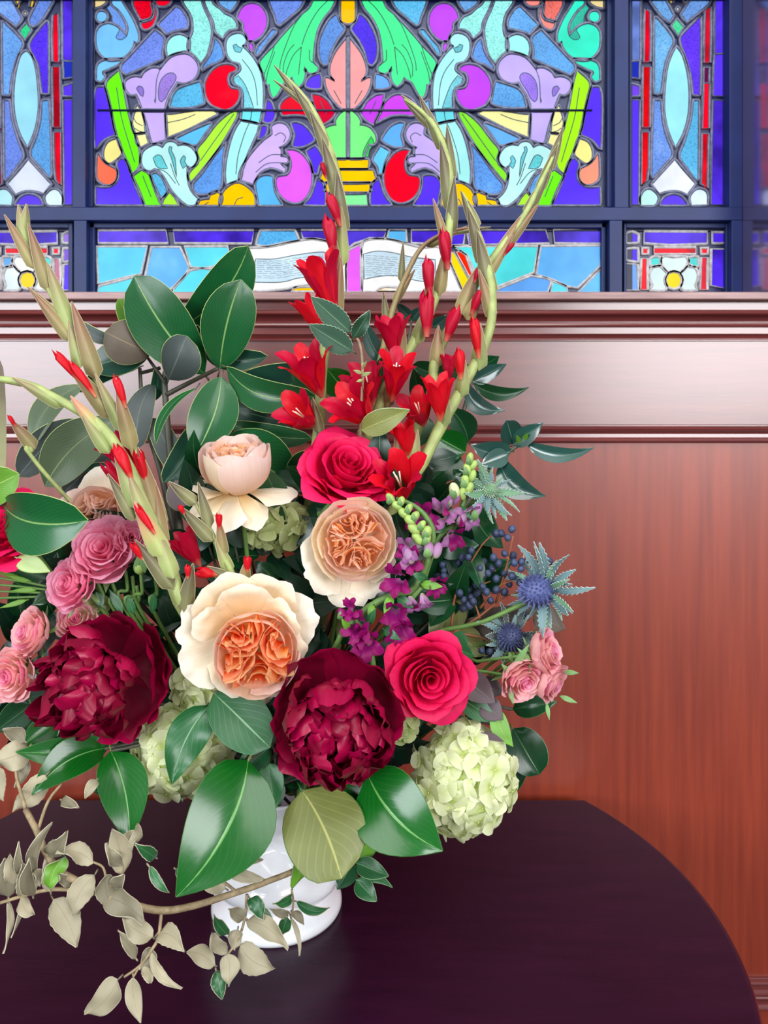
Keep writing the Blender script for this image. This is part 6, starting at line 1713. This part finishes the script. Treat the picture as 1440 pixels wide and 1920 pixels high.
# ------------------------------------------------------------------ thistles
def thistle(label, px_, py, D, ax, cone, spread, n, seed, mats, stem, cone_mat):
    n = int(n * 1.5)
    t = thing('thistle', W(px_, py, D), label, 'thistle', 'sea holly thistles')
    rot = axis_frame(ax)
    c = W(px_, py, D); k = D / F
    rs = random.Random(seed)
    b = MB(); b.ellipsoid(c + rot @ Vector((0, 0, cone * k * .5)), cone * k * .55, cone * k * .55, cone * k * .8, 14, 10, rot)
    b.build('cone', cone_mat, t)
    b = MB()
    for i in range(150):
        z = 1 - 2 * (i + .5) / 180; ph = i * 2.39996
        d = rot @ Vector((sqrt(1 - z * z) * cos(ph), sqrt(1 - z * z) * sin(ph), z))
        o = c + rot @ Vector((sqrt(1 - z * z) * cos(ph) * .55, sqrt(1 - z * z) * sin(ph) * .55, .5 + z * .8)) * cone * k
        s = d.orthogonal().normalized() * cone * k * .06
        s2 = d.cross(s)
        i0 = len(b.v)
        for q in (s, -s * .5 + s2 * .87, -s * .5 - s2 * .87): b.vert(o + q)
        b.vert(o + d * cone * k * .22)
        for f in ((0, 1, 3), (1, 2, 3), (2, 0, 3)): b.face([i0 + x for x in f])
    tag(b.build('cone_spikes', cone_mat, t, smooth=False), kind='stuff')
    for i in range(n):
        a = 2 * pi * i / n + rs.uniform(-.2, .2)
        L = spread * rs.uniform(.65, 1.15) * k
        dirn = (rot @ Vector((cos(a), sin(a), rs.uniform(-.25, .45)))).normalized()
        st = c + dirn * cone * k * .3
        m_ = mats[i % len(mats)]
        add_leaf(t, st, st + dirn * L, rs.uniform(6, 10) if i % 3 else rs.uniform(13, 18), (m_, m_), 'bract', 'lance', fold=.3, serr=.55, bend=rs.uniform(-.05, .12), curve=rs.uniform(-.1, .1), petiole=0, nx=4, ny=18, seed=i, rim=(176, 196, 190))
    b = MB()
    for i in range(70):        # the hair-fine spines between the bracts
        a = rs.uniform(0, 2 * pi)
        dirn = (rot @ Vector((cos(a), sin(a), rs.uniform(-.5, .6)))).normalized()
        st = c + dirn * cone * k * .35
        b.tube([st, st + dirn * spread * k * rs.uniform(.3, .75)], [.0004, .0001], 3, cap=False)
    tag(b.build('spines', mats[0], t), kind='stuff')
    add_stem(t, stem, .0022, G_STEM, n=14)


thistle('silvery green thistle at the upper right, over the lilac snapdragon', 912, 922, .715, (.35, .25, .8), 20, 62, 15, 1, [L_THG, L_TH], [(908, 928, .718), (880, 948, .72), (845, 1000, .725), (820, 1060, .735), VMOUTH + Vector((.02, .01, 0))], L_THG)
thistle('blue coned thistle standing out furthest right above the pale pink roses', 1022, 1106, .70, (-.75, .05, .65), 46, 76, 18, 2, [L_TH, L_TH, L_THG], [(1020, 1120, .70), (985, 1130, .702), (900, 1168, .71), (800, 1195, .725), (700, 1300, .75), VMOUTH], M_THC)
thistle('small dark blue thistle in shade between berries and pale pink roses', 952, 1196, .715, (.1, .3, 1), 38, 52, 13, 3, [L_TH, L_SLATE], [(950, 1200, .72), (880, 1215, .73), (800, 1260, .74), VMOUTH], mat_plain('shaded_thistle_cone', (66, 74, 112), .6, .3, 300))  # cone blue repeated darker, its shade put into the colour

# ------------------------------------------------------------------ blue berries on orange twigs
t = thing('berry_spray', W(850, 1200, .74), 'spray of blue-black berries on thin orange-brown twigs, right of the snapdragons', 'berries')
for pts in [((845, 1185), (855, 1110), (880, 1060), (905, 1020), (928, 1000)), ((860, 1100), (880, 1080), (930, 1070)), ((845, 1190), (900, 1155), (945, 1120), (995, 1102)), ((930, 1130), (950, 1060), (962, 1005)), ((850, 1185), (880, 1170), (970, 1180)), ((845, 1185), (900, 1195), (925, 1210)), ((858, 1095), (835, 1075)), ((900, 1160), (890, 1130)), ((955, 1050), (940, 1035)), ((900, 1140), (935, 1100), (975, 1085)), ((890, 1100), (920, 1090))]:
    add_stem(t, [(x, y, .722) for x, y in pts], [.0013, .0006], M_TWIG, 'twig', n=12, ns=6)
add_stem(t, [(845, 1187, .722), (760, 1260, .74), VMOUTH + Vector((.02, 0, 0))], .0016, M_TWIG, 'twig', n=8)
rs = random.Random(21)
berry_px = [(884, 1018), (883, 1032), (930, 1000), (952, 1008), (960, 992), (946, 1038), (962, 1042), (964, 1055), (978, 1053), (977, 1066), (990, 1052), (866, 1045), (878, 1045), (872, 1060), (885, 1055), (830, 1058), (832, 1070), (820, 1078), (832, 1080), (907, 1053), (900, 1065), (935, 1056), (922, 1066), (905, 1082), (915, 1075), (893, 1095), (905, 1100), (878, 1105), (894, 1112), (930, 1106), (946, 1110), (870, 1125), (880, 1135), (868, 1140), (887, 1128), (920, 1126), (974, 1092), (1000, 1074), (1014, 1050), (1030, 1052), (945, 1075), (930, 1085), (960, 1080), (880, 1080), (888, 1070), (870, 1090), (862, 1112), (987, 1155), (903, 1220), (918, 1222), (935, 1220), (955, 1220), (963, 1193), (940, 1000), (860, 1055), (912, 1110), (898, 1084), (925, 1045), (1002, 1060), (955, 1095), (1008, 1085), (882, 1120)]
for x, y in berry_px:
    k = .715 / F
    b = MB(); r_ = rs.uniform(6.0, 7.6) * k
    c = W(x, y, .715 + rs.uniform(-.012, .014))
    b.ellipsoid(c, r_, r_, r_ * 1.12, 12, 8, Matrix.Rotation(rs.uniform(-.6, .6), 3, 'Y'))
    b.ellipsoid(c + Vector((r_ * .2, -r_ * .8, r_ * .55)), r_ * .16, r_ * .16, r_ * .16, 6, 4)
    b.build('berry', M_BERRY, t)

# ------------------------------------------------------------------ green fronds at the left edge
branch('grassy_stems', 'thin green stems fanning out at the left edge under the hot pink rose', 'stem',
       [([(90, 1100 + 6 * k, .68), (40, 1090 + 10 * k, .677), (-30, 1080 + 14 * k, .675)], .0011) for k in range(4)],
       [(40, 1085, -5, 1072, 9, (L_BRIGHT, L_BRIGHT), {}), (60, 1092, 10, 1078, 9, (L_BRIGHT, L_BRIGHT), {}), (70, 1105, 20, 1108, 10, (L_BRIGHT, L_BRIGHT), {}), (50, 1125, 0, 1140, 10, (L_BRIGHT, L_BRIGHT), {}), (95, 1112, 60, 1135, 24, (L_CAM_D, L_MID), {})], G_STEM, .68)

# ------------------------------------------------------------------ dark leaves packed between the flowers
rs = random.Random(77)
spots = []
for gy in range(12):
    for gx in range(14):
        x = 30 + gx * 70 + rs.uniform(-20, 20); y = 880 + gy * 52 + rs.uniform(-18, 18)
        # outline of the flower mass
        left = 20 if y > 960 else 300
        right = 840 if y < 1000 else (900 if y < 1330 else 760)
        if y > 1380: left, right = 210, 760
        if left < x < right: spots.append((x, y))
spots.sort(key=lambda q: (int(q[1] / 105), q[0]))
LANDMARKS = [('the largest cream rose', 462, 1206), ('the peach-hearted rose', 662, 1032), ('the cup-shaped blush rose', 443, 872), ('the pale peach rose', 178, 968), ('the forward-facing hot pink rose', 806, 1272), ('the sideways hot pink rose', 654, 872),
             ('the left burgundy peony', 186, 1268), ('the centre burgundy peony', 630, 1346), ('the left white hydrangea', 335, 1408), ('the large right hydrangea', 868, 1462), ('the rose bud', 263, 1062), ('the short gladiolus', 410, 1030), ('the blue berries', 930, 1080),
             ('the upper pink spray rose', 190, 1028), ('the magenta snapdragon', 750, 1120), ('the left-edge hot pink rose', 8, 985), ('the small green hydrangea', 520, 985), ('the upper thistle', 912, 922)]
used_labels = set()


def filler_label(x, y):
    for (nm, lx, ly) in sorted(LANDMARKS, key=lambda q: (q[1] - x) ** 2 + (q[2] - y) ** 2):
        dx, dy = x - lx, y - ly
        side = 'right of' if dx > 0 else 'left of'
        vert = 'below' if dy > 0 else 'above'
        rel = side if abs(dx) > 2.2 * abs(dy) else (vert if abs(dy) > 2.2 * abs(dx) else vert + ' and ' + side)
        s_ = 'deep green filler leaves in shadow %s %s' % (rel, nm)
        if s_ not in used_labels:
            used_labels.add(s_)
            return s_


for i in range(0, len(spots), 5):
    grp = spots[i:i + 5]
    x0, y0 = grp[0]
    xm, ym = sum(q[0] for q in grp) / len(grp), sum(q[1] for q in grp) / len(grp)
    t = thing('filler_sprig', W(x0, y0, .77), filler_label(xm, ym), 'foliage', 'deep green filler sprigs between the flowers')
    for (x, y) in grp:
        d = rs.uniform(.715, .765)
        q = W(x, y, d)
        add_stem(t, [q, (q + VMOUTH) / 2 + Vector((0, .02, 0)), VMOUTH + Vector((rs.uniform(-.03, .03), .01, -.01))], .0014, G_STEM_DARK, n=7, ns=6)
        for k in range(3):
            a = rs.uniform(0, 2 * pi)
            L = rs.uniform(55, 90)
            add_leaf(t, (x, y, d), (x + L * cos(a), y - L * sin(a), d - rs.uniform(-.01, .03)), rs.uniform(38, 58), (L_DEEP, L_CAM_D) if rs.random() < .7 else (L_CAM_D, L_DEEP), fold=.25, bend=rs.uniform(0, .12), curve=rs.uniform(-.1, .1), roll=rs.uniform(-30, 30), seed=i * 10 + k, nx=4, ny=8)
